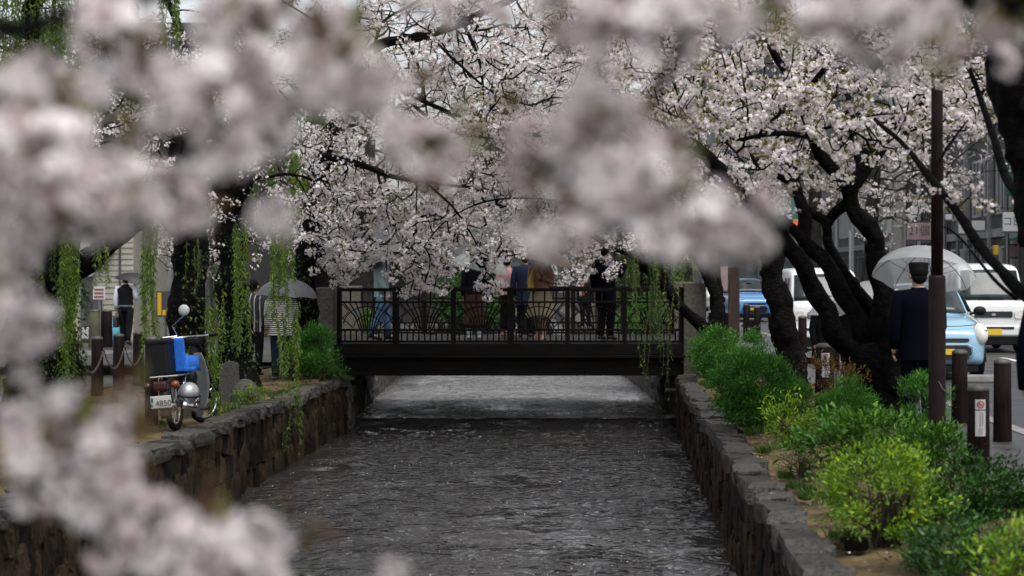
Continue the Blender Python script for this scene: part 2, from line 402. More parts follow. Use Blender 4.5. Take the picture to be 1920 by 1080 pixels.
class MB:
    def __init__(s):
        s.v = []; s.f = []

    def add(s, vs, fs):
        k = len(s.v)
        s.v += [tuple(v) for v in vs]
        s.f += [tuple(i + k for i in f) for f in fs]
        return s

    def box(s, x0, x1, y0, y1, z0, z1):
        return s.add([(x0, y0, z0), (x1, y0, z0), (x1, y1, z0), (x0, y1, z0), (x0, y0, z1), (x1, y0, z1), (x1, y1, z1), (x0, y1, z1)],
                     [(0, 3, 2, 1), (4, 5, 6, 7), (0, 1, 5, 4), (1, 2, 6, 5), (2, 3, 7, 6), (3, 0, 4, 7)])

    def bbox(s, x0, x1, y0, y1, z0, z1, b=0.01):
        """box with chamfered edges"""
        xs, ys, zs = (x0, x1), (y0, y1), (z0, z1)
        bm = bmesh.new()
        bmesh.ops.create_cube(bm, size=1)
        for v in bm.verts:
            v.co = Vector((xs[v.co.x > 0], ys[v.co.y > 0], zs[v.co.z > 0]))
        bmesh.ops.bevel(bm, geom=bm.edges[:], offset=b, segments=2, affect='EDGES', profile=0.6)
        bm.verts.index_update()
        s.add([v.co.copy() for v in bm.verts], [[v.index for v in f.verts] for f in bm.faces])
        bm.free()
        return s

    def tube(s, path, radii, n=8, cap=True, wob=0.0, flat=1.0):
        path = [Vector(p) for p in path]
        if not hasattr(radii, '__len__'):
            radii = [radii] * len(path)
        N = len(path)
        t0 = (path[1] - path[0]).normalized()
        up = Vector((0, 0, 1)) if abs(t0.z) < 0.9 else Vector((0, 1, 0))
        a = t0.cross(up).normalized()
        vs, fs = [], []
        for i in range(N):
            t = (path[min(i + 1, N - 1)] - path[max(i - 1, 0)])
            t = t.normalized() if t.length > 1e-9 else t0
            a = (a - t * a.dot(t))
            a = a.normalized() if a.length > 1e-6 else t.orthogonal().normalized()
            b = t.cross(a)
            for j in range(n):
                th = 2 * math.pi * j / n
                r = radii[i]
                if wob:
                    r *= 1 + wob * (math.sin(3 * th + i * 0.55) * 0.5 + math.sin(5 * th - i * 0.9 + 1) * 0.3 + random.uniform(-0.7, 0.7))
                vs.append(path[i] + a * (math.cos(th) * r) + b * (math.sin(th) * r * flat))
        for i in range(N - 1):
            for j in range(n):
                fs.append((i * n + j, i * n + (j + 1) % n, (i + 1) * n + (j + 1) % n, (i + 1) * n + j))
        if cap:
            fs.append(tuple(range(n - 1, -1, -1)))
            fs.append(tuple(range((N - 1) * n, N * n)))
        return s.add(vs, fs)

    def lathe(s, prof, n=16, c=(0, 0, 0), axis='Z', cap=True):
        vs, fs = [], []
        for (r, h) in prof:
            for j in range(n):
                th = 2 * math.pi * j / n
                x, y = r * math.cos(th), r * math.sin(th)
                p = (x, y, h) if axis == 'Z' else ((h, x, y) if axis == 'X' else (x, h, y))
                vs.append((p[0] + c[0], p[1] + c[1], p[2] + c[2]))
        N = len(prof)
        for i in range(N - 1):
            for j in range(n):
                fs.append((i * n + j, i * n + (j + 1) % n, (i + 1) * n + (j + 1) % n, (i + 1) * n + j))
        if cap:
            fs.append(tuple(range(n - 1, -1, -1)))
            fs.append(tuple(range((N - 1) * n, N * n)))
        return s.add(vs, fs)

    def ball(s, c, rx, ry=None, rz=None, n=14, m=9):
        ry = rx if ry is None else ry
        rz = rx if rz is None else rz
        prof = [(max(math.sin(math.pi * i / m), 0.02), -math.cos(math.pi * i / m)) for i in range(m + 1)]
        k = len(s.v)
        s.lathe(prof, n)
        for i in range(k, len(s.v)):
            x, y, z = s.v[i]
            s.v[i] = (c[0] + x * rx, c[1] + y * ry, c[2] + z * rz)
        return s

    def prism(s, pts, d0, d1, plane='XZ'):
        """polygon extruded along the remaining axis"""
        n = len(pts)
        vs = []
        for d in (d0, d1):
            for (a, b) in pts:
                vs.append((a, d, b) if plane == 'XZ' else ((d, a, b) if plane == 'YZ' else (a, b, d)))
        fs = [tuple(range(n - 1, -1, -1)), tuple(range(n, 2 * n))]
        fs += [(i, (i + 1) % n, n + (i + 1) % n, n + i) for i in range(n)]
        return s.add(vs, fs)

    def xf(s, mtx, k=0):
        for i in range(k, len(s.v)):
            s.v[i] = tuple(mtx @ Vector(s.v[i]))
        return s

    def build(s, name, mat, parent=None, smooth=False, fixn=True):
        me = bpy.data.meshes.new(name)
        me.from_pydata(s.v, [], s.f)
        if fixn:
            bm = bmesh.new(); bm.from_mesh(me)
            bmesh.ops.recalc_face_normals(bm, faces=bm.faces[:])
            bm.to_mesh(me); bm.free()
        if smooth:
            me.polygons.foreach_set('use_smooth', [True] * len(me.polygons))
        me.update()
        return obj_from(name, me, mat, parent)


def rrect(cx, cz, w, h, r, n=4):
    pts = []
    for (sx, sz, a0) in ((1, 1, 0), (-1, 1, 90), (-1, -1, 180), (1, -1, 270)):
        for i in range(n + 1):
            a = R(a0 + 90 * i / n)
            pts.append((cx + sx * (w / 2 - r) + r * math.cos(a), cz + sz * (h / 2 - r) + r * math.sin(a)))
    return pts


def text(name, body, size, loc, rot, mat, parent=None, align='CENTER'):
    cu = bpy.data.curves.new(name, 'FONT')
    cu.body = body
    cu.size = size
    cu.align_x = align
    cu.align_y = 'CENTER'
    cu.extrude = 0.0015
    cu.materials.append(mat)
    o = bpy.data.objects.new(name, cu)
    o.location = loc
    link(o)
    me = bpy.data.meshes.new_from_object(o)
    bpy.data.objects.remove(o)
    o = bpy.data.objects.new(name, me)
    o.location = loc
    o.rotation_euler = rot
    return link(o, parent)


def copy_tree(o, parent=None):
    c = o.copy()
    COL.objects.link(c)
    if parent is not None:
        c.parent = parent
    for ch in list(o.children):
        copy_tree(ch, c)
    return c


# scattering of many small faces -------------------------------------------------
def basis(N, up_jit=None):
    """random tangent frames for unit normals N (n,3)"""
    N = N / np.maximum(np.linalg.norm(N, axis=1, keepdims=True), 1e-9)
    r = rng.normal(size=N.shape)
    T = r - (r * N).sum(1, keepdims=True) * N
    T /= np.maximum(np.linalg.norm(T, axis=1, keepdims=True), 1e-9)
    return N, T, np.cross(N, T)


def scatter(name, proto_v, proto_f, pos, nrm, size, mat, parent=None, tint=None, tan=None, smooth=False):
    pv = np.asarray(proto_v, np.float64)
    pf = np.asarray(proto_f, np.int64)
    n = len(pos)
    N, T, B = basis(np.asarray(nrm, float))
    if tan is not None:
        T = np.asarray(tan, float)
        T = T / np.maximum(np.linalg.norm(T, axis=1, keepdims=True), 1e-9)
        N = N - (N * T).sum(1, keepdims=True) * T
        N /= np.maximum(np.linalg.norm(N, axis=1, keepdims=True), 1e-9)
        B = np.cross(N, T)
    sz = np.broadcast_to(np.asarray(size, float), (n,))[:, None, None]
    V = (pos[:, None, :] + sz * (pv[None, :, 0:1] * T[:, None, :] + pv[None, :, 1:2] * B[:, None, :] + pv[None, :, 2:3] * N[:, None, :]))
    F = (pf[None] + (np.arange(n) * len(pv))[:, None, None]).reshape(-1, pf.shape[1])
    t = rng.random(n) if tint is None else tint
    me = np_mesh(name, V.reshape(-1, 3), F, np.repeat(t, len(pv)), smooth)
    return obj_from(name, me, mat, parent)


def star(layers=1):
    """a small five-petalled flower, radius 1"""
    V, F = [], []
    for L in range(layers):
        s, z0, ph = (1, 0, 0) if L == 0 else (0.62, 0.28, 0.6)
        k = len(V)
        V.append((0, 0, z0 - 0.1))
        for j in range(10):
            a = 2 * math.pi * j / 10 + ph
            r = s * (1.0 if j % 2 == 0 else 0.58)
            V.append((r * math.cos(a), r * math.sin(a), z0 + (0.42 if j % 2 == 0 else 0.16) * s))
        F += [(k, k + 1 + j, k + 1 + (j + 1) % 10) for j in range(10)]
    return V, F


STAR1, STAR2 = star(1), star(2)
HEXF = ([(0, 0, -0.1)] + [(math.cos(a), math.sin(a), 0.3) for a in (0, 1.2566, 2.5133, 3.7699, 5.0265)], [(0, 1 + j, 1 + (j + 1) % 5) for j in range(5)])
LEAF = ([(0, 0, 0), (0.45, 0.5, 0.08), (1, 0, -0.08), (0.45, -0.5, 0.08)], [(0, 1, 2, 3)])          # width = 1 x length, scaled by a factor


def leaf_proto(w):
    return ([(0, 0, 0), (0.3, w * 0.42, 0.05), (0.7, w * 0.36, 0.03), (1, 0, -0.1), (0.7, -w * 0.36, 0.03), (0.3, -w * 0.42, 0.05), (0.5, 0, -0.03)],
            [(0, 1, 6), (1, 2, 6), (2, 3, 6), (3, 4, 6), (4, 5, 6), (5, 0, 6)])


def leaf_quad(w):
    return ([(0, 0, 0), (0.45, w * 0.5, 0.06), (1, 0, -0.1), (0.45, -w * 0.5, 0.06)], [(0, 1, 2), (0, 2, 3)])

# ================================================================== THE SETTING
WL, WR = -4.45, 1.16            # faces of the two canal walls
ZW, ZU = -1.03, -0.90           # water below and above the little drop
YB0, YB1 = 33.9, 39.2           # bridge from front to back


def wave(x, y, k):
    r = np.random.default_rng(k)
    z = np.zeros_like(x)
    for _ in range(9):
        a = r.uniform(-0.9, 0.9)
        f = r.uniform(3, 14)
        z += np.sin((x * math.sin(a) + y * math.cos(a)) * f + r.uniform(0, 6.28)) / f
    return z


def sheet(name, x0, x1, y0, y1, zf, nx, ny, mat, kind='structure', smooth=True):
    xs, ys = np.linspace(x0, x1, nx), np.linspace(y0, y1, ny)
    X, Y = np.meshgrid(xs, ys)
    Z = zf(X, Y) if callable(zf) else np.full_like(X, zf)
    V = np.stack([X, Y, Z], -1).reshape(-1, 3)
    i = np.arange(nx * ny).reshape(ny, nx)
    F = np.stack([i[:-1, :-1], i[:-1, 1:], i[1:, 1:], i[1:, :-1]], -1).reshape(-1, 4)
    o = obj_from(name, np_mesh(name, V, F, None, smooth), mat)
    return tag(o, kind=kind)


# ground: one sheet on both sides of the canal, closing beyond its far end
g = MB()
for (x0, x1, y0, y1) in ((-400, -4.75, -30, 700), (1.46, 400, -30, 700)):
    g.add([(x0, y0, -0.2), (x1, y0, -0.2), (x1, y1, -0.2), (x0, y1, -0.2)], [(0, 1, 2, 3)])
g.add([(-4.75, 120, -0.2), (1.46, 120, -0.2), (1.46, 700, -0.2), (-4.75, 700, -0.2)], [(0, 1, 2, 3)])
g.add([(-4.75, -30, -1.3), (1.46, -30, -1.3), (1.46, 120, -1.3), (-4.75, 120, -1.3)], [(0, 1, 2, 3)])
g.add([(-4.75, 120, -1.3), (1.46, 120, -1.3), (1.46, 120, -0.2), (-4.75, 120, -0.2)], [(0, 1, 2, 3)])
tag(g.build('ground', M['ground'], fixn=False), kind='structure')

tag(sheet('canal_water', WL - 0.1, WR + 0.1, 6, 34.3, lambda x, y: ZW + 0.045 * wave(x * 1.5, y * 1.0, 3) + 0.0015 * rng.normal(size=x.shape), 110, 560, M['water']))


def up_shift(y):
    return -0.055 * np.maximum(y - 34.5, 0)


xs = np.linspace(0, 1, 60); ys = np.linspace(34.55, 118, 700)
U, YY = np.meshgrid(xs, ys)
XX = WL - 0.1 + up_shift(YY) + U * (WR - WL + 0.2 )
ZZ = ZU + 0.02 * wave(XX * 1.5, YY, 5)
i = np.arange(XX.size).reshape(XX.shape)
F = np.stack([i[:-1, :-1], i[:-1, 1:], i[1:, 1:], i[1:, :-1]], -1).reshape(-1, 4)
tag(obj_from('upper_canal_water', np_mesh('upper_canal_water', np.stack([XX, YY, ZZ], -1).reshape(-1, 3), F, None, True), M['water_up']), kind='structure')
# the low drop between the two levels
xs = np.linspace(WL - 0.1, WR + 0.1, 160); us = np.linspace(0, 1, 10)
X, Uu = np.meshgrid(xs, us)
Yd = 34.56 - 0.30 * Uu + 0.10 * wave(X * 1.3, Uu, 8)
Zd = ZU + 0.006 - (ZU - ZW + 0.03) * (0.5 - 0.5 * np.cos(np.pi * Uu)) + 0.035 * wave(X * 2, Uu * 2, 9)
i = np.arange(X.size).reshape(X.shape)
F = np.stack([i[:-1, :-1], i[:-1, 1:], i[1:, 1:], i[1:, :-1]], -1).reshape(-1, 4)
tag(obj_from('water_drop', np_mesh('water_drop', np.stack([X, Yd, Zd], -1).reshape(-1, 3), F, None, True), M['water']), kind='structure')


def soil_z_right(x, y):
    return -0.15 + 0.17 * np.clip((x - 1.5) / 1.2, 0, 1) + 0.02 * wave(x * 0.5, y * 0.5, 21) + 0.006 * rng.normal(size=x.shape)


def soil_z_left(x, y):
    return -0.15 + 0.02 * wave(x * 0.5, y * 0.5, 22) + 0.006 * rng.normal(size=x.shape) + 0.22 * np.clip((y - 30) / 4, 0, 1) * np.clip((x + 6.5) / 1.2, 0, 1)


sheet('bank_soil', 1.3, 2.95, 6, 34.6, soil_z_right, 40, 420, M['soil'])
sheet('bank_soil', -7.8, -4.6, 6, 34.6, soil_z_left, 60, 420, M['soil'])
pv = MB().box(2.9, 4.02, 6, 140, -0.2, 0.035)
tag(pv.build('pavement', M['paving']), kind='structure')
tag(MB().box(4.02, 4.17, 6, 140, -0.2, 0.045).build('kerb', M['kerb']), kind='structure')
tag(sheet('road', 4.17, 9.4, 4, 160, -0.03, 2, 2, M['asphalt']))
tag(MB().box(9.4, 9.55, 6, 160, -0.2, 0.1).build('kerb', M['kerb']), kind='structure')
tag(MB().box(9.55, 30, 6, 160, -0.2, 0.085).build('pavement', M['paving']), kind='structure')
rm = MB()
rm.add([(7.6, 24, -0.026), (7.74, 24, -0.026), (7.74, 39, -0.026), (7.6, 39, -0.026)], [(0, 1, 2, 3)])
tag(rm.build('road_marking', M['paint'], fixn=False), kind='structure')
tag(sheet('lane', -30, -7.8, 4, 43.4, -0.17, 2, 2, M['paving']))
tag(MB().box(-30, -8.2, 43.4, 43.55, -0.2, -0.06).build('kerb', M['kerb']), kind='structure')
tag(MB().box(-30, -8.2, 43.55, 50.4, -0.2, -0.07).build('pavement', M['paving']), kind='structure')
tag(MB().box(-7.9, -7.72, 6, 33, -0.2, -0.12).build('kerb', M['granite']), kind='structure')
# a lane leads over the bridge and on across both banks
tag(MB().add([(-12, 35.0, -0.12), (-5.2, 34.6, 0.40), (-5.2, 39.2, 0.40), (-12, 39.2, -0.12)], [(0, 1, 2, 3)]).build('bridge_ramp', M['asphalt'], fixn=False), kind='structure')
tag(MB().add([(1.9, 34.6, 0.40), (4.0, 35.0, 0.06), (4.0, 39.2, 0.06), (1.9, 39.2, 0.40)], [(0, 1, 2, 3)]).build('bridge_ramp', M['asphalt'], fixn=False), kind='structure')
sheet('bank_soil', -9, -5.3, 39.3, 118, lambda x, y: -0.12 + 0.03 * wave(x * 0.4, y * 0.4, 31), 20, 120, M['ground'])
sheet('bank_soil', 1.0, 2.95, 39.3, 118, lambda x, y: -0.05 + 0.03 * wave(x * 0.4, y * 0.4, 32), 14, 120, M['ground'])
# drain cover in the road
dr = MB()
for k in range(6):
    dr.box(4.55 + k * 0.09, 4.60 + k * 0.09, 17.6, 18.1, -0.028, -0.018)
dr.box(4.5, 5.08, 17.52, 17.6, -0.028, -0.016).box(4.5, 5.08, 18.1, 18.18, -0.028, -0.016)
tag(dr.build('drain_grate', M['steel']), 'iron drain grate set in the wet road behind the bollards', 'drain grate')


# ------------------------------------------------------------------ canal walls
def stone_variants(n, flat=False):
    out = []
    for k in range(n):
        bm = bmesh.new()
        bmesh.ops.create_cube(bm, size=1)
        bmesh.ops.subdivide_edges(bm, edges=bm.edges[:], cuts=2, use_grid_fill=True)
        sx, sz = random.uniform(-0.18, 0.18), random.uniform(-0.18, 0.18)
        for v in bm.verts:
            p = v.co
            r = max(abs(p.x), abs(p.y), abs(p.z))
            s = (p.normalized() * 0.62 if p.length else p)
            q = p.lerp(s, 0.38 if not flat else 0.24)
            q.y += sx * q.z; q.z += sz * q.y * 0.6
            v.co = q + Vector((random.uniform(-.06, .06), random.uniform(-.05, .05), random.uniform(-.05, .05)))
        me = bpy.data.meshes.new('stone')
        bm.to_mesh(me); bm.free()
        if not flat:
            me.polygons.foreach_set('use_smooth', [False] * len(me.polygons))
        out.append(me)
    return out


STONES = stone_variants(14)
for me in STONES: me.materials.append(M['stone'])
CAPS = stone_variants(10, True)
for me in CAPS: me.materials.append(M['coping'])


def canal_wall(label, xf, side, y0, y1, cap_w):
    """side = +1: the wall stands to +x of its face"""
    t = empty('canal_wall', (xf, (y0 + y1) / 2, ZW), 0, label, 'stone wall')
    oy, oz = (y0 + y1) / 2, ZW
    b = MB().box(min(side * 0.07, side * 0.36), max(side * 0.07, side * 0.36), y0 - oy, y1 - oy, -0.25, 0.85)
    b.build('wall_core', M['stone_back'], t)
    z = -0.10
    rows = []
    hs_ = [0.35, 0.32, 0.29]
    cnt = 0
    for h in hs_:
        y = y0 + 0.05
        while y < y1 - 0.1:
            w = random.uniform(0.15, 0.36)
            w = min(w, y1 - y)
            hh = h * random.uniform(0.9, 1.22)
            o = link(bpy.data.objects.new('stone', random.choice(STONES)), t)
            o.location = (side * (0.07 + random.uniform(-0.035, 0.02)), y + w / 2 - oy, z + h / 2 + random.uniform(-0.03, 0.03))
            o.scale = (0.20, w * 1.10, hh * 1.12)
            o.rotation_euler = (random.uniform(-0.22, 0.22), random.uniform(-.06, .06), random.choice((0, math.pi)) + random.uniform(-.06, .06))
            cnt += 1
            y += w
        z += h
    y = y0
    while y < y1 - 0.05:
        w = min(random.uniform(0.28, 0.72), y1 - y)
        o = link(bpy.data.objects.new('coping_stone', random.choice(CAPS)), t)
        cw = cap_w * random.uniform(0.88, 1.1)
        o.location = (side * (cw / 2 - 0.05 + random.uniform(-0.03, 0.03)), y + w / 2 - oy, 0.875 + random.uniform(-0.018, 0.012))
        o.scale = (cw * 1.12, w * 1.05, 0.15)
        o.rotation_euler = (random.uniform(-.05, .05), random.uniform(-.06, .06), random.uniform(-.14, .14))
        y += w
    return t


canal_wall('rough stone canal wall with worn coping below the scooter', WL, -1, 12.0, 33.4, 0.27)
canal_wall('rough stone canal wall with worn coping beside the green shrubs', WR, 1, 10.4, 33.4, 0.25)
canal_stub = None


# walls under and beyond the bridge, too dim and far to tell the stones apart
def far_wall(label, side):
    o = MB()
    V, F = [], []
    ny, nz = 420, 9
    for a in range(ny):
        y = 33.45 + (118 - 33.45) * (a / (ny - 1)) ** 1.6
        xf = (WL if side < 0 else WR) + float(up_shift(np.array(y)))
        for c in range(nz):
            z = -1.25 + c * (1.1 / (nz - 1))
            V.append((xf + side * (0.0 if c < nz - 1 else 0.5) + random.uniform(-.05, .05), y + random.uniform(-.06, .06), z if c < nz - 1 else -0.15 + random.uniform(-.02, .02)))
    for a in range(ny - 1):
        for c in range(nz - 1):
            F.append((a * nz + c, a * nz + c + 1, (a + 1) * nz + c + 1, (a + 1) * nz + c))
    o.add(V, F)
    return tag(o.build('canal_wall', M['stone_far']), label, 'stone wall')


M['stone_far'] = pmat('far_canal_stone', (0.022, 0.02, 0.018), 0.6, (0.085, 0.075, 0.062), 6, 0.03, 9, world_co=True)
far_wall('dim canal wall running back under the bridge on the scooter bank', -1)
far_wall('dim canal wall running back under the bridge on the shrub bank', 1)
# stepping ledges on the wall foot by the bridge
for (px, py, w, lab) in ((1263, 780, 0.32, 'short pale stone ledge at the water line under the bridge corner'), (1262, 730, 0.28, 'short pale stone ledge on the wall midway under the bridge')):
    c = P(px, py, 34.1)
    tag(MB().bbox(c.x - w / 2, c.x + w / 2 + 0.1, c.y - 0.12, c.y + 0.12, c.z - 0.03, c.z + 0.02, 0.01).build('stone_ledge', M['coping']), lab, 'ledge')

# ------------------------------------------------------------------ bridge
br = empty('footbridge', ((WL + WR) / 2, YB0, 0), 0, 'dark timber footbridge across the canal with fan pattern railing', 'bridge')
BX = (WL + WR) / 2
XL, XR = -4.72 - BX, 1.24 - BX


def bp_(name, mb, mat, parent=br):
    return mb.build(name, mat, parent)


bp_('deck', MB().box(XL - 0.5, XR + 0.6, 0.06, YB1 - YB0, 0.30, 0.42), M['bridge_deck'])
bp_('fascia', MB().bbox(XL - 0.2, XR + 0.25, -0.10, 0.06, 0.24, 0.43, 0.012), M['bridge'])
bp_('fascia_ledge', MB().bbox(XL - 0.2, XR + 0.25, -0.16, 0.05, 0.185, 0.237, 0.01), M['bridge'])
bp_('girder', MB().box(XL - 0.2, XR + 0.25, 0.0, 0.22, -0.12, 0.182), M['bridge'])
bp_('girder', MB().box(XL - 0.2, XR + 0.25, 2.5, 2.72, -0.12, 0.297), M['bridge'])
bp_('girder', MB().box(XL - 0.2, XR + 0.25, YB1 - YB0 - 0.22, YB1 - YB0, -0.12, 0.297), M['bridge'])
for (x0, x1, zt) in ((-5.0 - BX, -4.70 - BX, 1.38), (1.24 - BX, 1.62 - BX, 1.46)):
    bp_('stone_pillar', MB().bbox(x0, x1, -0.16, 0.26, -0.4, zt, 0.02), M['pillar'])
for (x0, x1, zt) in ((-5.3 - BX, -4.9 - BX, 1.38), (1.24 - BX, 1.62 - BX, 1.46)):
    bp_('stone_pillar', MB().bbox(x0, x1, YB1 - YB0 - 0.3, YB1 - YB0 + 0.1, 0.0, zt, 0.02), M['pillar'])
posts_x = [P(px, 0, YB0).x - BX for px in (636, 742, 850, 957, 1064, 1171, 1277)]


def railing(y, back=False):
    xa, xb = posts_x[0], posts_x[-1]
    z0 = 0.45
    for (za, zb, d) in ((1.315, 1.372, 0.045), (1.115, 1.150, 0.025), (0.64, 0.678, 0.025), (z0 - 0.01, z0 + 0.03, 0.03)):
        bp_('rail', MB().bbox(xa, xb, y - d, y + d, za, zb, 0.006), M['bridge'])
    for k, x in enumerate(posts_x):
        w = 0.055 if k in (1, 3) else 0.04
        bp_('post', MB().bbox(x - w, x + w, y - 0.05, y + 0.052, 0.43, 1.39, 0.006), M['bridge'])
    for k in range(6):
        a, b = posts_x[k] + 0.045, posts_x[k + 1] - 0.045
        w = b - a
        for f in (0.165, 0.39, 0.61, 0.835):
            x = a + w * f
            bp_('baluster', MB().box(x - 0.013, x + 0.013, y - 0.014, y + 0.014, 1.15, 1.315), M['bridge'])
        for f in (0.06, 0.17, 0.28, 0.39, 0.5, 0.61, 0.72, 0.83, 0.94):
            x = a + w * f
            bp_('baluster', MB().box(x - 0.012, x + 0.012, y - 0.013, y + 0.013, 0.48, 0.64), M['bridge'])
        if back:
            continue
        cx = (a + b) / 2
        # fan: ribs that spread from the middle of the lower rail to an arch under the upper rail
        for q in range(9):
            an = -1 + q / 4
            x0 = cx + an * 0.13
            x1 = cx + an * w * 0.46
            z1 = 1.115 if abs(an) < 0.7 else 1.115 - 0.0
            xm = cx + an * w * 0.24
            bp_('fan_rib', MB().tube([(x0, y, 0.678), (xm, y, 0.88), (x1, y, z1)], 0.012, 4), M['bridge'])
        arc = [(cx + math.sin(t) * w * 0.48, y + 0.012, 1.06 - 0.33 * (1 - math.cos(t))) for t in np.linspace(-1.45, 1.45, 9)]
        bp_('fan_arc', MB().tube(arc, 0.009, 4), M['bridge'])
        arc = [(cx + math.sin(t) * w * 0.27, y + 0.012, 0.90 - 0.19 * (1 - math.cos(t))) for t in np.linspace(-1.5, 1.5, 9)]
        bp_('fan_arc', MB().tube(arc, 0.009, 4), M['bridge'])
        for sx in (-1, 1):
            bp_('corner_brace', MB().tube([(cx + sx * w * 0.49, y - 0.012, 1.10), (cx + sx * w * 0.36, y - 0.012, 0.97), (cx + sx * w * 0.49, y - 0.012, 0.86)], 0.009, 4), M['bridge'])
            bp_('corner_brace', MB().tube([(cx + sx * w * 0.49, y - 0.012, 0.86), (cx + sx * w * 0.27, y - 0.012, 0.69)], 0.009, 4), M['bridge'])


railing(0.02)
railing(YB1 - YB0 - 0.1, True)

# ================================================================== TREES
class Tree:
    def __init__(s, name, label, cat, base, group=None, bark='bark'):
        s.root = empty(name, base, 0, label, cat, group)
        s.base = Vector(base)
        s.bark = M[bark]
        s.pos, s.par, s.fix, s.cost = [], [], [], []
        s.paths = []
        s.nlimb = 0

    def limb(s, pts, r0, r1, name=None, n=12, wob=0.14, step=0.10, smooth=True):
        """a hand-placed stem; the first is the trunk"""
        pts = [Vector(p) for p in pts]
        # Catmull-Rom resample
        Q = [pts[0] * 2 - pts[1]] + pts + [pts[-1] * 2 - pts[-2]]
        out = []
        for i in range(1, len(Q) - 2):
            L = (Q[i + 1] - Q[i]).length
            m = max(2, int(L / step))
            for k in range(m):
                t = k / m
                a, b, c, d = Q[i - 1], Q[i], Q[i + 1], Q[i + 2]
                out.append(0.5 * ((2 * b) + (c - a) * t + (2 * a - 5 * b + 4 * c - d) * t * t + (3 * b - a - 3 * c + d) * t ** 3))
        out.append(pts[-1])
        N = len(out)
        ph = random.uniform(0, 6)
        amp = min(0.02, r0 * 0.15)
        rad = []
        for i, p in enumerate(out):
            t = i / (N - 1)
            rad.append((r0 * (1 - t) + r1 * t) * (1 + 0.07 * math.sin(i * 0.9 + ph) + random.uniform(-.05, .05)))
            if 0 < i < N - 1:
                out[i] = p + Vector((math.sin(i * 0.7 + ph), math.cos(i * 0.5 + ph), math.sin(i * 0.4))) * amp
        if s.nlimb == 0:
            for i in range(min(6, N)):
                rad[i] *= 1 + 0.45 * (1 - i / 6) ** 2
        loc = [p - s.base for p in out]
        mb = MB().tube(loc, rad, n, True, wob)
        if r0 > 0.07:
            for i in range(2, N - 2, 5):
                if rad[i] > 0.06 and random.random() < 0.75:
                    d = (loc[i + 1] - loc[i - 1]).normalized()
                    o_ = d.orthogonal().normalized()
                    o_.rotate(Matrix.Rotation(random.uniform(0, 6.28), 3, d))
                    q_ = rad[i] * random.uniform(.22, .42)
                    mb.ball(loc[i] + o_ * rad[i] * 0.86, q_, q_, q_ * random.uniform(.8, 1.6), 8, 6)
        mb.build('trunk' if s.nlimb == 0 else (name or 'limb'), s.bark, s.root, smooth=True)
        s.nlimb += 1
        prev = -1
        if s.pos:
            A = np.array(s.pos)
            prev = int(np.argmin(((A - np.array(out[0])) ** 2).sum(1)))
        c0 = s.cost[prev] if prev >= 0 else 0
        for i, p in enumerate(out):
            s.pos.append(tuple(p)); s.par.append(prev); s.fix.append(rad[i])
            c0 += 0.0
            s.cost.append(c0)
            prev = len(s.pos) - 1
        return s

    def grow(s, targets, rtip=0.0035, step=0.16, alpha=0.35, sag=0.0, skip_trunk=0.0):
        """joins every target point to the nearest wood by a curved twig"""
        T = np.array(targets)
        nL = len(s.pos)
        cap = nL + len(T) * 26 + 10
        A = np.zeros((cap, 3)); A[:nL] = np.array(s.pos)
        C = np.zeros(cap); C[:nL] = np.array(s.cost)
        bad = np.zeros(cap, bool)
        bad[:nL] = A[:nL, 2] < skip_trunk
        C[:nL] += bad[:nL] * 50
        d0 = np.array([np.min(((A[:nL] - t) ** 2).sum(1) + bad[:nL] * 1e4) for t in T])
        n = nL
        par, fix, path = list(s.par), list(s.fix), []
        for ti in np.argsort(d0):
            t = T[ti]
            d = np.sqrt(((A[:n] - t) ** 2).sum(1))
            j = int(np.argmin(d + alpha * C[:n]))
            L = d[j]
            if L < 0.04:
                continue
            p0 = A[j]
            k = max(2, min(24, int(L / step)))
            pr = par[j]
            dirp = (A[j] - A[pr]) if pr >= 0 else np.array((0, 0, 1.0))
            dirp = dirp / max(np.linalg.norm(dirp), 1e-6)
            c = p0 + dirp * L * 0.30 + (t - p0) * 0.22 + rng.normal(size=3) * L * 0.10 + np.array((0, 0, sag * L))
            prev = j
            chain = [j]
            for q in range(1, k + 1):
                u = q / k
                p = (1 - u) ** 2 * p0 + 2 * u * (1 - u) * c + u * u * t
                if q < k:
                    p = p + rng.normal(size=3) * 0.018
                A[n] = p; C[n] = C[prev] + L / k
                par.append(prev); fix.append(0.0)
                prev = n
                chain.append(n)
                n += 1
                if n >= cap - 30:
                    break
            path.append(chain)
            if n >= cap - 30:
                break
        s.A, s.parn, s.nL = A[:n], np.array(par), nL
        cnt = np.zeros(n)
        for chn in path:
            cnt[chn[-1]] += 1
        for a in range(n - 1, nL - 1, -1):
            if s.parn[a] >= 0:
                cnt[s.parn[a]] += max(cnt[a], 0)
        s.rad = rtip * np.maximum(cnt, 1) ** 0.42
        s.chains = path
        return s

    def twigs(s, nm='twigs', mn=0.0):
        mb = MB()
        b = np.array(s.base)
        for ch in s.chains:
            pts = [Vector(s.A[i] - b) for i in ch]
            rr = [max(s.rad[i], mn) for i in ch]
            rr[0] = rr[1]
            rr[-1] *= 0.6
            mb.tube(pts, rr, 4 if rr[0] < 0.012 else 6, False)
        o = mb.build(nm, s.bark, s.root, smooth=True, fixn=False)
        tag(o, kind='stuff')
        return s

    def blossom(s, per=9, spread=0.07, size=0.021, mat='blossom', proto=STAR1, dens=0.55, tipn=1.7, leaves=0.0, leafmat='young_leaf', leafsize=0.05, zmax=1e9):
        """flower clusters strung along the thin wood, tufts of young leaves among them"""
        idx = [i for i in range(s.nL, len(s.A)) if s.rad[i] < 0.016 and s.A[i][2] < zmax]
        tips = set(ch[-1] for ch in s.chains)
        centres = [s.A[i] for i in idx if (i in tips) or rng.random() < dens]
        w = [tipn if i in tips else 1.0 for i in idx if True][:len(centres)]
        C = np.array(centres)
        C = C + rng.normal(size=C.shape) * 0.03
        n = len(C)
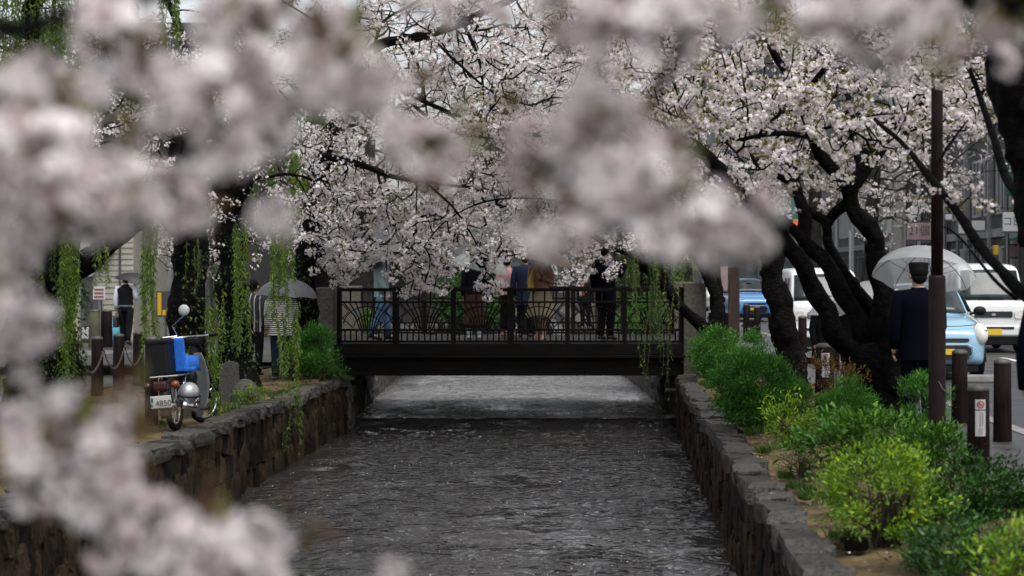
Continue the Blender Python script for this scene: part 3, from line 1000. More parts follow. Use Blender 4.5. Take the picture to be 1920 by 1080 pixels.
        k = np.maximum(1, rng.poisson(per, n))
        I = np.repeat(np.arange(n), k)
        off = rng.normal(size=(len(I), 3))
        off /= np.linalg.norm(off, axis=1, keepdims=True)
        rad = spread * rng.random(len(I))[:, None] ** 0.45
        sc = (0.75 + 0.5 * rng.random(n))[I][:, None]
        pos = C[I] + off * rad * sc * np.array((1.15, 1.15, 0.85))
        nr = off + rng.normal(size=off.shape) * 0.5
        base_t = rng.random(n)[I]
        tint = np.clip(0.55 * base_t + 0.5 * rng.random(len(I)), 0, 1)
        o = scatter('blossoms', proto[0], proto[1], pos - np.array(s.base), nr, size * (0.75 + 0.5 * rng.random(len(I))), M[mat], s.root, tint)
        tag(o, kind='stuff')
        if leaves:
            m = int(n * leaves)
            ii = rng.integers(0, n, m)
            kk = np.repeat(ii, 7)
            off = rng.normal(size=(len(kk), 3)) + np.array((0, 0, 0.5))
            off /= np.linalg.norm(off, axis=1, keepdims=True)
            p = C[kk] + off * spread * 0.6
            lv, lf = leaf_quad(0.42)
            o = scatter('young_leaves', lv, lf, p - np.array(s.base), rng.normal(size=off.shape) + off * 0.3, leafsize * (0.6 + 0.8 * rng.random(len(kk))), M[leafmat], s.root, None, tan=off)
            tag(o, kind='stuff')
        return s


def cloud(cx, cy, rx, ry, y0, y1, n, sq=0.5):
    """points of a crown region: photo-shaped ellipse spread over a depth range"""
    out = []
    while len(out) < n:
        a, b = random.uniform(-1, 1), random.uniform(-1, 1)
        if a * a + b * b > 1:
            continue
        out.append(tuple(P(cx + a * rx, cy + b * ry, random.uniform(y0, y1))))
    return out


def strand(tree, px, y0, y1, Y, mat='willow', dens=1.0, size=0.06, sway=None):
    """one hanging willow shoot with its leaves"""
    a, b = P(px, y0, Y), P(px + (random.uniform(-8, 8) if sway is None else sway), y1, Y + random.uniform(-.1, .1))
    L = (a - b).length
    n = max(5, int(L / 0.09))
    ph = random.uniform(0, 6)
    pts = []
    for i in range(n + 1):
        t = i / n
        p = a.lerp(b, t) + Vector((math.sin(t * 5 + ph) * 0.02 * L, math.cos(t * 4 + ph) * 0.02 * L, 0))
        pts.append(p - tree.base)
    st = MB().tube(pts, [0.004 * (1 - 0.6 * i / n) for i in range(n + 1)], 4, False).build('hanging_shoot', M['stem_green'], tree.root, fixn=False)
    m = max(6, int(L * 58 * dens))
    u = rng.random(m) * n
    i = np.minimum(u.astype(int), n - 1)
    PA = np.array([tuple(p) for p in pts])
    pos = PA[i] + (PA[i + 1] - PA[i]) * (u - i)[:, None]
    az = rng.random(m) * 6.283
    tan = np.stack([np.cos(az), np.sin(az), -0.55 - rng.random(m) * 0.9], 1)
    lv, lf = leaf_quad(0.26)
    tag(scatter('willow_leaves', lv, lf, pos, rng.normal(size=(m, 3)) + np.array((0, 0, 1)), size * (0.55 + 0.7 * rng.random(m)), M[mat], st, np.clip(rng.normal(0.5, 0.25, m), 0, 1), tan=tan), kind='stuff')
    return st


M['stem_green'] = pmat('green_shoot', (0.06, 0.065, 0.012), 0.7)

# ---- the many-stemmed cherry among the shrubs -----------------------------------
Y1 = 21.0
t1 = Tree('cherry_tree', 'large many-stemmed cherry with black wet trunk rising from the shrubs before the street lamp', 'cherry tree', P(1655, 812, Y1))
t1.limb([P(1668, 825, Y1), P(1655, 760, Y1), P(1640, 700, Y1 - .05), P(1628, 650, Y1 - .05)], 0.285, 0.21, n=22, wob=0.13, step=0.06)
t1.limb([P(1638, 715, Y1 - .1), P(1600, 668, Y1 - .2), P(1564, 618, Y1 - .4), P(1545, 580, Y1 - .5), P(1507, 504, Y1 - .6), P(1467, 437, Y1 - .8), P(1420, 380, Y1 - .9), P(1385, 348, Y1 - 1), P(1330, 298, Y1 - 1.2), P(1262, 250, Y1 - 1.4)], 0.122, 0.05, step=0.06, n=14)
t1.limb([P(1645, 700, Y1 + .1), P(1622, 635, Y1), P(1604, 593, Y1), P(1582, 546, Y1), P(1547, 497, Y1), P(1513, 453, Y1), P(1504, 392, Y1 + .1), P(1490, 335, Y1 + .2), P(1466, 270, Y1 + .2)], 0.118, 0.045, step=0.06, n=14)
t1.limb([P(1508, 456, Y1), P(1480, 424, Y1 - .1), P(1452, 402, Y1 - .2), P(1400, 350, Y1 - .4), P(1350, 320, Y1 - .6)], 0.062, 0.03, step=0.06, n=10)
t1.limb([P(1655, 655, Y1 + .1), P(1629, 574, Y1 + .1), P(1600, 537, Y1 + .1), P(1573, 495, Y1 + .2), P(1550, 449, Y1 + .3), P(1546, 418, Y1 + .3), P(1511, 386, Y1 + .4), P(1480, 345, Y1 + .5), P(1430, 318, Y1 + .5)], 0.085, 0.03, step=0.06, n=12)
t1.limb([P(1668, 730, Y1 - .1), P(1662, 640, Y1 - .2), P(1655, 575, Y1 - .2), P(1650, 522, Y1 - .2), P(1645, 480, Y1 - .2), P(1634, 436, Y1 - .2), P(1604, 392, Y1 - .2), P(1590, 350, Y1 - .2)], 0.15, 0.078, step=0.06, n=16)
t1.limb([P(1592, 352, Y1 - .2), P(1560, 322, Y1 - .3), P(1532, 285, Y1 - .4), P(1522, 240, Y1 - .5), P(1500, 190, Y1 - .6), P(1470, 130, Y1 - .7), P(1440, 80, Y1 - .8)], 0.075, 0.03, n=10, step=0.08)
t1.limb([P(1592, 350, Y1 - .2), P(1616, 330, Y1 - .1), P(1644, 292, Y1), P(1660, 252, Y1), P(1690, 215, Y1 + .1), P(1745, 180, Y1 + .2), P(1790, 140, Y1 + .3)], 0.085, 0.03, n=10, step=0.08)
t1.limb([P(1548, 425, Y1 + .3), P(1568, 398, Y1 + .3), P(1590, 380, Y1 + .2), P(1612, 330, Y1 + .6), P(1600, 260, Y1 + .8), P(1590, 180, Y1 + 1)], 0.06, 0.03, n=10, step=0.08)
t1.limb([P(1645, 290, Y1), P(1610, 280, Y1 - .6), P(1560, 262, Y1 - 1), P(1470, 250, Y1 - 1.3), P(1390, 262, Y1 - 1.6)], 0.045, 0.02, n=8, step=0.1)
t1.limb([P(1500, 190, Y1 - .6), P(1545, 130, Y1 - .8), P(1600, 80, Y1 - 1), P(1640, 20, Y1 - 1)], 0.035, 0.015, n=8, step=0.1)
T = cloud(1560, 180, 340, 135, Y1 - 2.8, Y1 + 2.2, 330) + cloud(1370, 220, 170, 150, Y1 - 2.5, Y1 + 1, 130) + cloud(1740, 150, 190, 100, Y1 - 2, Y1 + 2, 130) \
    + cloud(1520, 340, 120, 50, Y1 - 1.2, Y1 + 1.2, 36) + cloud(1240, 130, 140, 120, Y1 - 1, Y1 + 2, 110) + cloud(1560, 40, 330, 60, Y1 - 2, Y1 + 2, 110)
t1.grow(T, 0.0042, skip_trunk=1.9).twigs(mn=0.0085).blossom(20, 0.080, 0.0265, 'blossom', STAR2, 0.20, leaves=0.65, leafsize=0.065)

# ---- straight trunk behind it ----------------------------------------------------
Y2 = 26.5
t2 = Tree('cherry_tree', 'straight dark cherry trunk growing out of the rounded feathery shrub', 'cherry tree', P(1492, 775, Y2))
t2.limb([P(1496, 785, Y2), P(1490, 720, Y2), P(1476, 640, Y2), P(1458, 560, Y2), P(1445, 480, Y2), P(1438, 400, Y2), P(1436, 335, Y2), P(1415, 270, Y2), P(1385, 190, Y2)], 0.215, 0.08, n=16, step=0.07)
t2.limb([P(1440, 430, Y2), P(1400, 380, Y2 - .4), P(1340, 330, Y2 - .8), P(1270, 300, Y2 - 1.2), P(1190, 290, Y2 - 1.5)], 0.09, 0.03, n=10)
t2.limb([P(1437, 345, Y2), P(1470, 270, Y2 + .5), P(1500, 190, Y2 + 1), P(1530, 100, Y2 + 1.4)], 0.08, 0.03, n=10)
t2.limb([P(1385, 190, Y2), P(1330, 140, Y2 - .3), P(1250, 100, Y2 - .8), P(1150, 60, Y2 - 1.2)], 0.06, 0.025, n=8)
T = cloud(1280, 190, 230, 170, Y2 - 2.5, Y2 + 2, 240) + cloud(1130, 90, 150, 100, Y2 - 2, Y2 + 2, 130) + cloud(1420, 130, 200, 120, Y2, Y2 + 3, 120)
t2.grow(T, 0.0045, skip_trunk=1.9).twigs(mn=0.009).blossom(23, 0.088, 0.026, 'blossom', STAR1, 0.23, leaves=0.15, leafsize=0.06)

# ---- leaning cherry at the bridge end -------------------------------------------
Y3 = 33.4
t3 = Tree('cherry_tree', 'slender cherry forking low beside the stone bridge pillar and leaning over the canal', 'cherry tree', P(1345, 690, Y3))
t3.limb([P(1348, 700, Y3), P(1342, 650, Y3), P(1334, 615, Y3)], 0.19, 0.16, n=14, step=0.06)
t3.limb([P(1332, 628, Y3), P(1292, 592, Y3 - .2), P(1245, 536, Y3 - .5), P(1198, 490, Y3 - .9), P(1150, 461, Y3 - 1.3), P(1085, 430, Y3 - 1.9), P(1010, 405, Y3 - 2.5)], 0.105, 0.022, n=10)
t3.limb([P(1336, 625, Y3), P(1346, 565, Y3 + .1), P(1322, 505, Y3 + .2), P(1292, 455, Y3 + .3), P(1258, 395, Y3 + .4), P(1235, 310, Y3 + .5), P(1190, 210, Y3 + .4), P(1120, 120, Y3)], 0.12, 0.045, n=12)
t3.limb([P(1250, 542, Y3 - .5), P(1240, 490, Y3 - .4), P(1222, 430, Y3 - .2), P(1180, 360, Y3), P(1100, 300, Y3)], 0.05, 0.022, n=8)
t3.limb([P(1235, 310, Y3 + .5), P(1150, 280, Y3), P(1060, 260, Y3 - .6), P(960, 245, Y3 - 1.2), P(880, 215, Y3 - 1.8)], 0.06, 0.025, n=8)
T = cloud(1160, 300, 200, 170, Y3 - 2.2, Y3 + 3, 260) + cloud(1010, 330, 160, 130, Y3 - 2.5, Y3 + 2, 160) + cloud(1080, 130, 200, 130, Y3 - 2, Y3 + 2, 200) + cloud(1122, 480, 48, 40, Y3 - 1.6, Y3 - 1.0, 20)
t3.grow(T, 0.005, skip_trunk=2.0).twigs(mn=0.0105).blossom(25, 0.096, 0.028, 'blossom', STAR1, 0.24, leaves=0.26, leafsize=0.08)

# ---- cherry of the scooter bank that reaches over the canal ----------------------
Y4 = 32.6
t4 = Tree('cherry_tree', 'cherry with its black trunk left of the bridge and flowering boughs hanging before the railing', 'cherry tree', P(578, 690, Y4))
t4.limb([P(580, 700, Y4), P(576, 620, Y4), P(573, 540, Y4), P(577, 460, Y4), P(588, 390, Y4), P(602, 320, Y4), P(622, 250, Y4), P(640, 180, Y4)], 0.20, 0.10, n=14)
t4.limb([P(588, 395, Y4), P(600, 300, Y4 - .5), P(655, 305, Y4 - 1.2), P(740, 330, Y4 - 1.8), P(805, 343, Y4 - 2.2), P(880, 350, Y4 - 2.5)], 0.085, 0.02, n=10)
t4.limb([P(622, 250, Y4), P(660, 150, Y4 - .6), P(702, 92, Y4 - 1), P(762, 74, Y4 - 1.4), P(862, 44, Y4 - 1.8), P(950, 2, Y4 - 2.2), P(1040, -60, Y4 - 2.5)], 0.11, 0.04, n=10)
t4.limb([P(705, 95, Y4 - 1), P(745, 150, Y4 - 1.4), P(800, 192, Y4 - 1.9), P(870, 222, Y4 - 2.5), P(955, 250, Y4 - 3), P(1010, 290, Y4 - 3.2)], 0.055, 0.015, n=8)
t4.limb([P(740, 150, Y4 - 1.4), P(790, 210, Y4 - 1.6), P(860, 250, Y4 - 1.8), P(940, 262, Y4 - 1.9)], 0.035, 0.015, n=8)
t4.limb([P(705, 312, Y4 - 1.5), P(722, 380, Y4 - 1.2), P(755, 440, Y4 - .9), P(782, 500, Y4 - .7)], 0.026, 0.008, n=6)
t4.limb([P(800, 343, Y4 - 2.2), P(850, 390, Y4 - 1.9), P(890, 450, Y4 - 1.5), P(912, 510, Y4 - 1.2)], 0.022, 0.007, n=6)
t4.limb([P(1090, 385, Y4 - 2), P(1000, 372, Y4 - 1.8), P(910, 378, Y4 - 1.6), P(830, 420, Y4 - 1.3), P(770, 500, Y4 - 1)], 0.020, 0.008, n=6)
t4.limb([P(760, 75, Y4 - 1.4), P(790, 140, Y4 - 2.2), P(805, 230, Y4 - 2.6), P(850, 300, Y4 - 2.9)], 0.028, 0.012, n=6)
t4.limb([P(800, 60, Y4 - 1.6), P(850, 110, Y4 - 2.6), P(920, 170, Y4 - 3.2), P(1000, 200, Y4 - 3.6)], 0.028, 0.012, n=6)
t4.limb([P(700, 92, Y4 - 1), P(720, 40, Y4 - 1.4), P(770, 10, Y4 - 1.8), P(830, -30, Y4 - 2)], 0.03, 0.014, n=6)
t4.limb([P(745, 150, Y4 - 1.4), P(740, 220, Y4 - 1.8), P(780, 280, Y4 - 2.2), P(850, 330, Y4 - 2.4)], 0.022, 0.010, n=6)
t4.limb([P(622, 250, Y4), P(690, 230, Y4 - 1), P(760, 250, Y4 - 2), P(830, 240, Y4 - 2.6)], 0.03, 0.012, n=6)
t4.limb([P(870, 45, Y4 - 1.8), P(900, 120, Y4 - 2), P(905, 200, Y4 - 2.1), P(880, 280, Y4 - 2.2)], 0.03, 0.012, n=6)
T = cloud(830, 110, 270, 150, Y4 - 4, Y4 + 1.5, 420) + cloud(700, 400, 150, 100, Y4 - 2, Y4 + .8, 210) + cloud(870, 400, 150, 110, Y4 - 2.4, Y4 + .6, 190) \
    + cloud(785, 510, 62, 52, Y4 - 1.2, Y4 + .5, 55) + cloud(918, 520, 26, 42, Y4 - 1.4, Y4 + .2, 18) + cloud(640, 470, 70, 60, Y4 - .8, Y4 + .8, 60) \
    + cloud(700, 260, 140, 110, Y4 - 2, Y4 + 1, 130) + cloud(980, 180, 140, 130, Y4 - 3.5, Y4, 120)
t4.grow(T, 0.0052, alpha=0.22, skip_trunk=1.2).twigs(mn=0.0125).blossom(25, 0.090, 0.027, 'blossom', STAR1, 0.24, leaves=0.26, leafsize=0.07)

# ---- cherry further along the lane, crown mostly behind the near flowers ---------
Y5 = 29.0
t5 = Tree('cherry_tree', 'broad black cherry trunk standing behind the parked scooter', 'cherry tree', P(440, 715, Y5))
t5.limb([P(444, 725, Y5), P(440, 640, Y5), P(436, 560, Y5), P(432, 480, Y5), P(430, 400, Y5), P(420, 330, Y5), P(400, 240, Y5)], 0.26, 0.14, n=16)
t5.limb([P(428, 400, Y5), P(470, 330, Y5 - .4), P(520, 250, Y5 - .8), P(570, 170, Y5 - 1.2), P(600, 60, Y5 - 1.4)], 0.12, 0.04, n=10)
t5.limb([P(415, 310, Y5), P(330, 230, Y5 - 1), P(240, 178, Y5 - 2), P(160, 150, Y5 - 2.5), P(80, 90, Y5 - 3), P(0, 40, Y5 - 3.5)], 0.10, 0.03, n=10)
t5.limb([P(160, 150, Y5 - 2.5), P(110, 135, Y5 - 2.8), P(50, 105, Y5 - 3), P(-20, 80, Y5 - 3.2)], 0.04, 0.02, n=8)
t5.limb([P(400, 250, Y5), P(380, 150, Y5), P(340, 60, Y5), P(300, -20, Y5)], 0.11, 0.05, n=10)
T = cloud(420, 440, 160, 75, Y5 - 1.5, Y5 + 2, 120) + cloud(440, 250, 200, 170, Y5 - 2, Y5 + 2, 170) + cloud(180, 120, 220, 130, Y5 - 3.5, Y5 + 1, 130) + cloud(520, 90, 150, 110, Y5 - 2, Y5 + 2, 130) + cloud(150, 330, 180, 130, Y5 - 2, Y5 + 2, 100) + cloud(620, 330, 70, 120, Y5, Y5 + 3, 70)
t5.grow(T, 0.005, skip_trunk=1.9).twigs(mn=0.006).blossom(9, 0.085, 0.025, 'blossom', STAR1, 0.45, leaves=0.12, leafsize=0.06)

# ---- big leaning trunk at the frame's edge ---------------------------------------
Y6 = 13.6
t6 = Tree('cherry_tree', 'thick black cherry trunk leaning out of the picture beside the street', 'cherry tree', (3.22, Y6, 0.0))
t6.limb([(3.22, Y6, -0.02), (3.20, Y6, 0.45), P(2000, 560, Y6), P(1975, 400, Y6), P(1950, 290, Y6), P(1922, 180, Y6), P(1905, 90, Y6), P(1895, -20, Y6), P(1870, -160, Y6)], 0.27, 0.20, n=18, step=0.07)
t6.limb([P(1990, 590, Y6), P(1920, 552, Y6 + .3), P(1862, 492, Y6 + .7), P(1800, 405, Y6 + 1.1), P(1742, 330, Y6 + 1.5), P(1690, 270, Y6 + 1.9), P(1640, 222, Y6 + 2.2)], 0.05, 0.014, n=9)
t6.limb([P(1960, 470, Y6), P(1912, 375, Y6 + .4), P(1884, 330, Y6 + .7), P(1866, 260, Y6 + .9), P(1836, 180, Y6 + 1.1), P(1800, 90, Y6 + 1.3)], 0.045, 0.016, n=9)
t6.limb([P(1860, 492, Y6 + .7), P(1820, 430, Y6 + 1), P(1780, 385, Y6 + 1.2), P(1755, 350, Y6 + 1.4)], 0.02, 0.008, n=6)
t6.limb([P(1745, 335, Y6 + 1.5), P(1775, 280, Y6 + 1.6), P(1815, 225, Y6 + 1.6)], 0.016, 0.006, n=6)
t6.limb([P(1905, 560, Y6 + .4), P(1860, 520, Y6 + .8), P(1800, 445, Y6 + 1.2), P(1770, 425, Y6 + 1.3)], 0.016, 0.006, n=6)
T = cloud(1800, 60, 110, 60, Y6 - .5, Y6 + 2, 40) + cloud(1750, 105, 80, 62, Y6 + .6, Y6 + 2, 36) + [tuple(P(x, y, Y6 + 1.2)) for (x, y) in ((1760, 360), (1790, 365), (1735, 350), (1720, 380), (1825, 372), (1845, 385), (1905, 395), (1700, 280), (1890, 390), (1800, 375), (1830, 350), (1775, 345))]
t6.grow(T, 0.003, skip_trunk=1.5).twigs(mn=0.003).blossom(10, 0.055, 0.020, 'blossom', STAR2, 0.22, leaves=0.7, leafsize=0.045)

# ---- cherries further off --------------------------------------------------------
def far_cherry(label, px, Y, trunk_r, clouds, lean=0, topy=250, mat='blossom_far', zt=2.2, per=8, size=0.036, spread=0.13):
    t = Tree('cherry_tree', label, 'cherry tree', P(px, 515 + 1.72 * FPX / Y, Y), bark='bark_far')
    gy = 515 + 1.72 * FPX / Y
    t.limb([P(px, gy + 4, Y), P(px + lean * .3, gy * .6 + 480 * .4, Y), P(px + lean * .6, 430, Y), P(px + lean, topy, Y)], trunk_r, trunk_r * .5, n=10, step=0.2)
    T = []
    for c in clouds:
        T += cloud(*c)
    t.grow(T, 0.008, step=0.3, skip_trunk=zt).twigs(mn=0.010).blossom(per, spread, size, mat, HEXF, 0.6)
    return t


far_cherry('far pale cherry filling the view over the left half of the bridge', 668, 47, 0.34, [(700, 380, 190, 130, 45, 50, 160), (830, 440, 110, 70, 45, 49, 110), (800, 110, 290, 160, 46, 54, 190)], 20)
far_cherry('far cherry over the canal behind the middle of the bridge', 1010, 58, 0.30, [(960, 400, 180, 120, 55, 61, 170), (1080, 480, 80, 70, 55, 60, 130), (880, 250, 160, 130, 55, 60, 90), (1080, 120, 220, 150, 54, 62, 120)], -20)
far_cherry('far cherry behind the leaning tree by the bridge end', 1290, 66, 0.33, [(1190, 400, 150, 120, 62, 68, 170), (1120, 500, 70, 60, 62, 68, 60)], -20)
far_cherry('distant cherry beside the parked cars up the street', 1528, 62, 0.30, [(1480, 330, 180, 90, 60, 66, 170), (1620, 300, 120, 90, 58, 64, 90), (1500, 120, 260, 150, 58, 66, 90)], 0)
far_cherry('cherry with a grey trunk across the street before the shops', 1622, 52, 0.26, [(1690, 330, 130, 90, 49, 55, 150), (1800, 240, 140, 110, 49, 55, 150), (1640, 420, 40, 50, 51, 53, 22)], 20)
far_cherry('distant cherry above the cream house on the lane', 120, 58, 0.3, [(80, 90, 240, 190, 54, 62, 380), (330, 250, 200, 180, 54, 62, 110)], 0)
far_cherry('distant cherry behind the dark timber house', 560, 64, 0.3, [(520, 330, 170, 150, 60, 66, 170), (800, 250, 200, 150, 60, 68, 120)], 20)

# ---- willows ------------------------------------------------------------------------
def willow(label, base, trunk, r0, r1, limbs, strands, mat='willow', size=0.06):
    t = Tree('willow_tree', label, 'willow tree', base)
    t.limb(trunk, r0, r1, n=16)
    for (pts, a, b) in limbs:
        t.limb(pts, a, b, n=8)
    for (px0, px1, n, ya, yb, Y, m, d) in strands:
        for k in range(int(n * 1.3)):
            strand(t, random.uniform(px0, px1), ya + random.uniform(-15, 25), yb - random.random() ** 1.5 * 0.5 * (yb - ya), Y + random.uniform(-.35, .35), m, d, size)
    return t


YW = 24.0
w1 = willow('massive dark willow trunk draped in hanging shoots at the lane bollards', P(82, 790, YW),
       [P(84, 800, YW), P(80, 720, YW), P(78, 640, YW), P(84, 560, YW), P(95, 490, YW), P(110, 400, YW), P(100, 280, YW), P(80, 120, YW)], 0.44, 0.24,
       [([P(98, 540, YW), P(150, 500, YW - .1), P(200, 462, YW - .2), P(280, 390, YW - .4), P(350, 300, YW - .8)], 0.17, 0.06),
        ([P(80, 130, YW), P(60, 20, YW - .3), P(120, -60, YW - .6), P(320, -40, YW - 1)], 0.12, 0.04)],
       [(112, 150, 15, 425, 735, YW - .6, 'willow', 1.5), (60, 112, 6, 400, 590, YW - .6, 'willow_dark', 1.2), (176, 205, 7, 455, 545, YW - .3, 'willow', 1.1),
        (0, 150, 32, -60, 200, YW - .5, 'willow', 1.3), (300, 335, 9, -60, 105, YW - 1, 'willow', 1.6), (225, 260, 5, -40, 140, YW - 1, 'willow', 1.2)])
YW2 = 26.0
w2 = willow('dark leaning willow trunk right behind the scooter with trailing shoots', P(352, 745, YW2),
       [P(352, 755, YW2), P(352, 680, YW2), P(352, 600, YW2), P(354, 530, YW2), P(358, 470, YW2), P(362, 380, YW2), P(360, 250, YW2)], 0.27, 0.16,
       [([P(358, 475, YW2), P(330, 440, YW2 - .6), P(290, 400, YW2 - 1.6), P(262, 380, YW2 - 2.4)], 0.06, 0.025),
        ([P(362, 330, YW2), P(420, 270, YW2 - .5), P(480, 260, YW2 - 1), P(540, 300, YW2 - 1.5)], 0.06, 0.02)],
       [(258, 292, 11, 405, 690, YW2 - 2.6, 'willow', 1.5), (392, 418, 7, 560, 800, YW2 - 2.2, 'willow', 1.5), (392, 410, 4, 740, 930, YW2 - 2.6, 'willow', 1.4),
        (440, 468, 9, 425, 705, YW2 - 1.2, 'willow', 1.5), (505, 552, 16, 430, 600, YW2 - 1.5, 'willow', 1.4), (515, 570, 11, 580, 725, YW2 - 1.5, 'willow', 1.4),
        (500, 560, 5, 720, 850, YW2 + 1, 'willow', 1.2), (345, 372, 4, 460, 560, YW2 - 1.5, 'willow_dark', 1.2)])
YW3 = 31.2
willow('willow shoots curtaining the shrub end of the bridge from the slim trunk there', P(1352, 690, YW3 + 3.9),
       [P(1352, 690, YW3 + 3.9), P(1345, 560, YW3 + 3.7), P(1320, 420, YW3 + 3.2), P(1290, 330, YW3 + 2.6)], 0.14, 0.07,
       [([P(1290, 330, YW3 + 2.6), P(1250, 350, YW3 + 1.6), P(1215, 400, YW3 + .6), P(1195, 450, YW3)], 0.05, 0.02)],
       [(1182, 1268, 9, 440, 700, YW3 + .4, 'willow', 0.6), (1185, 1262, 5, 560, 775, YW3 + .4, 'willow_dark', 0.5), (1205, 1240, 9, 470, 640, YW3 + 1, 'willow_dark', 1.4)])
YW4 = 43.0
willow('green willow beyond the bridge hanging between cherry trunks', P(1215, 680, YW4),
       [P(1215, 682, YW4), P(1212, 560, YW4), P(1205, 440, YW4), P(1190, 350, YW4)], 0.2, 0.1, [([P(1205, 440, YW4), P(1250, 400, YW4), P(1290, 420, YW4)], 0.08, 0.03)],
       [(1160, 1260, 38, 440, 640, YW4, 'willow_dark', 1.2), (1240, 1300, 12, 430, 560, YW4, 'willow', 1.2)], size=0.1)
YW5 = 40.0
willow('bright green willow showing through the flowers over the dark house', P(600, 690, YW5),
       [P(600, 690, YW5), P(604, 560, YW5), P(596, 400, YW5), P(590, 200, YW5), P(580, 60, YW5)], 0.25, 0.1, [([P(590, 210, YW5), P(540, 150, YW5), P(480, 120, YW5)], 0.08, 0.03)],
       [(530, 640, 30, 180, 420, YW5 - 1, 'willow', 1.3), (470, 580, 14, 300, 470, YW5 - 2, 'willow', 1.3), (90, 170, 8, 20, 190, YW5 - 2, 'willow', 1.2)], size=0.09)


def vine(tree, pts, r, n, mat, bias=0.4):
    """leaves of a creeper that clings to a trunk"""
    A = np.array([tuple(p) for p in pts]) - np.array(tree.base)
    seg = rng.random(n) ** 0.8 * (len(A) - 1)
    i = np.minimum(seg.astype(int), len(A) - 2)
    c0 = A[i] + (A[i + 1] - A[i]) * (seg - i)[:, None]
    th = rng.normal(-math.pi / 2 + bias, 0.75, n)
    out = np.stack([np.cos(th), np.sin(th), np.zeros(n)], 1)
    clump = 0.5 + 0.5 * np.sin(c0[:, 2] * 9 + th * 3)
    keep = rng.random(n) < 0.35 + 0.65 * clump
    pos = (c0 + out * (r * (1.0 + 0.22 * rng.random(n)))[:, None] if hasattr(r, '__len__') else c0 + out * (r * (1.02 + 0.25 * rng.random(n)))[:, None])[keep]
    o = out[keep]
    m = len(pos)
    tan = o * 0.5 + np.array((0, 0, -0.8)) + rng.normal(size=(m, 3)) * 0.6
    lv, lf = leaf_quad(0.5)
    tag(scatter('climbing_vine', lv, lf, pos, o + rng.normal(size=(m, 3)) * 0.5, 0.05 * (0.6 + 0.8 * rng.random(m)), M[mat], tree.root, np.clip(rng.normal(0.45, 0.25, m), 0, 1), tan=tan), kind='stuff')


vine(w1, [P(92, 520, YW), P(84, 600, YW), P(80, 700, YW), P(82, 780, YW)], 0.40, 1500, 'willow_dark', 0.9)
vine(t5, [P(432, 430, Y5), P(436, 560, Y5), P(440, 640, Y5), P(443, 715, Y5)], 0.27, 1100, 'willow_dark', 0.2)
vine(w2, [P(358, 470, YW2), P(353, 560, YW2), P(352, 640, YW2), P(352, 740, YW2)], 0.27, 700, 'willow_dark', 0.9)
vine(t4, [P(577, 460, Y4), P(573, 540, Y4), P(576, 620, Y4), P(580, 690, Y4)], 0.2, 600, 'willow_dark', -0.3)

# ================================================================== SHRUBS
def shrub(name, label, px, py, Y, w, h, n, leaf, lw, mat, clumps=55, stems=14, cat='shrub', dense=0.75, droop=0.0, low=0.12, depth=0.9, stem_mat='stem', group=None, z=None):
    base = P(px, py, Y)
    if z is not None:
        base.z = z
    t = empty(name, base, random.uniform(0, 6), label, cat, group)
    c = []
    while len(c) < clumps:
        d = rng.normal(size=3)
        d /= np.linalg.norm(d)
        r = dense + (1.08 - dense) * rng.random() if rng.random() < 0.85 else rng.random()
        p = np.array((d[0] * w / 2 * r, d[1] * w / 2 * depth * r, h * (0.53 + 0.47 * d[2] * r)))
        if p[2] < h * low:
            continue
        p *= 1 + 0.14 * math.sin(d[0] * 5 + d[2] * 7 + Y) * np.array((1, 1, .6))
        c.append(p)
    c = np.array(c)
    k = np.maximum(3, rng.poisson(n / clumps, clumps))
    I = np.repeat(np.arange(clumps), k)
    sp = 0.43 * (w * w * h / clumps) ** (1 / 3)
    off = rng.normal(size=(len(I), 3)) * sp * np.array((0.75, 0.75, 0.55))
    pos = c[I] + off
    pos[:, 2] = np.maximum(pos[:, 2], 0.02)
    out = pos - np.array((0, 0, h * 0.35))
    out /= np.maximum(np.linalg.norm(out, axis=1, keepdims=True), 1e-6)
    tan = out + rng.normal(size=pos.shape) * 0.7 + np.array((0, 0, 0.25 - droop))
    nrm = out * 0.6 + np.array((0, 0, 0.8)) + rng.normal(size=pos.shape) * 0.45
    pr = leaf_proto(lw) if leaf > 0.03 and n < 5000 else leaf_quad(lw)
    tint = np.clip(rng.normal(0.45, 0.22, len(I)) + 0.25 * (rng.random(clumps)[I] - 0.5) + 0.25 * (pos[:, 2] > c[:, 2][I]), 0, 1)  # upper half of each clump tinted lighter, as if lit from above
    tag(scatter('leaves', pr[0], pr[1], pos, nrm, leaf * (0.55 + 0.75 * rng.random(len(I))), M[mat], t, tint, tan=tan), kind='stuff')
    mb = MB()
    for q in range(stems):
        e = c[rng.integers(0, clumps)] * 0.92
        s0 = rng.normal(size=2) * w * 0.06
        mid = (s0[0] + e[0] * 0.35 + rng.normal() * 0.02, s0[1] + e[1] * 0.35 + rng.normal() * 0.02, e[2] * 0.5)
        mb.tube([(s0[0], s0[1], -0.04), mid, tuple(e)], [0.011 * w + 0.003, 0.008 * w + 0.002, 0.002], 5, False)
        e2 = c[rng.integers(0, clumps)]
        mb.tube([mid, tuple((np.array(mid) + e2) / 2 + rng.normal(size=3) * 0.02), tuple(e2 * 0.95)], [0.006 * w + 0.002, 0.004 * w + 0.001, 0.0015], 4, False)
    mb.build('stems', M[stem_mat], t, fixn=False)
    return t


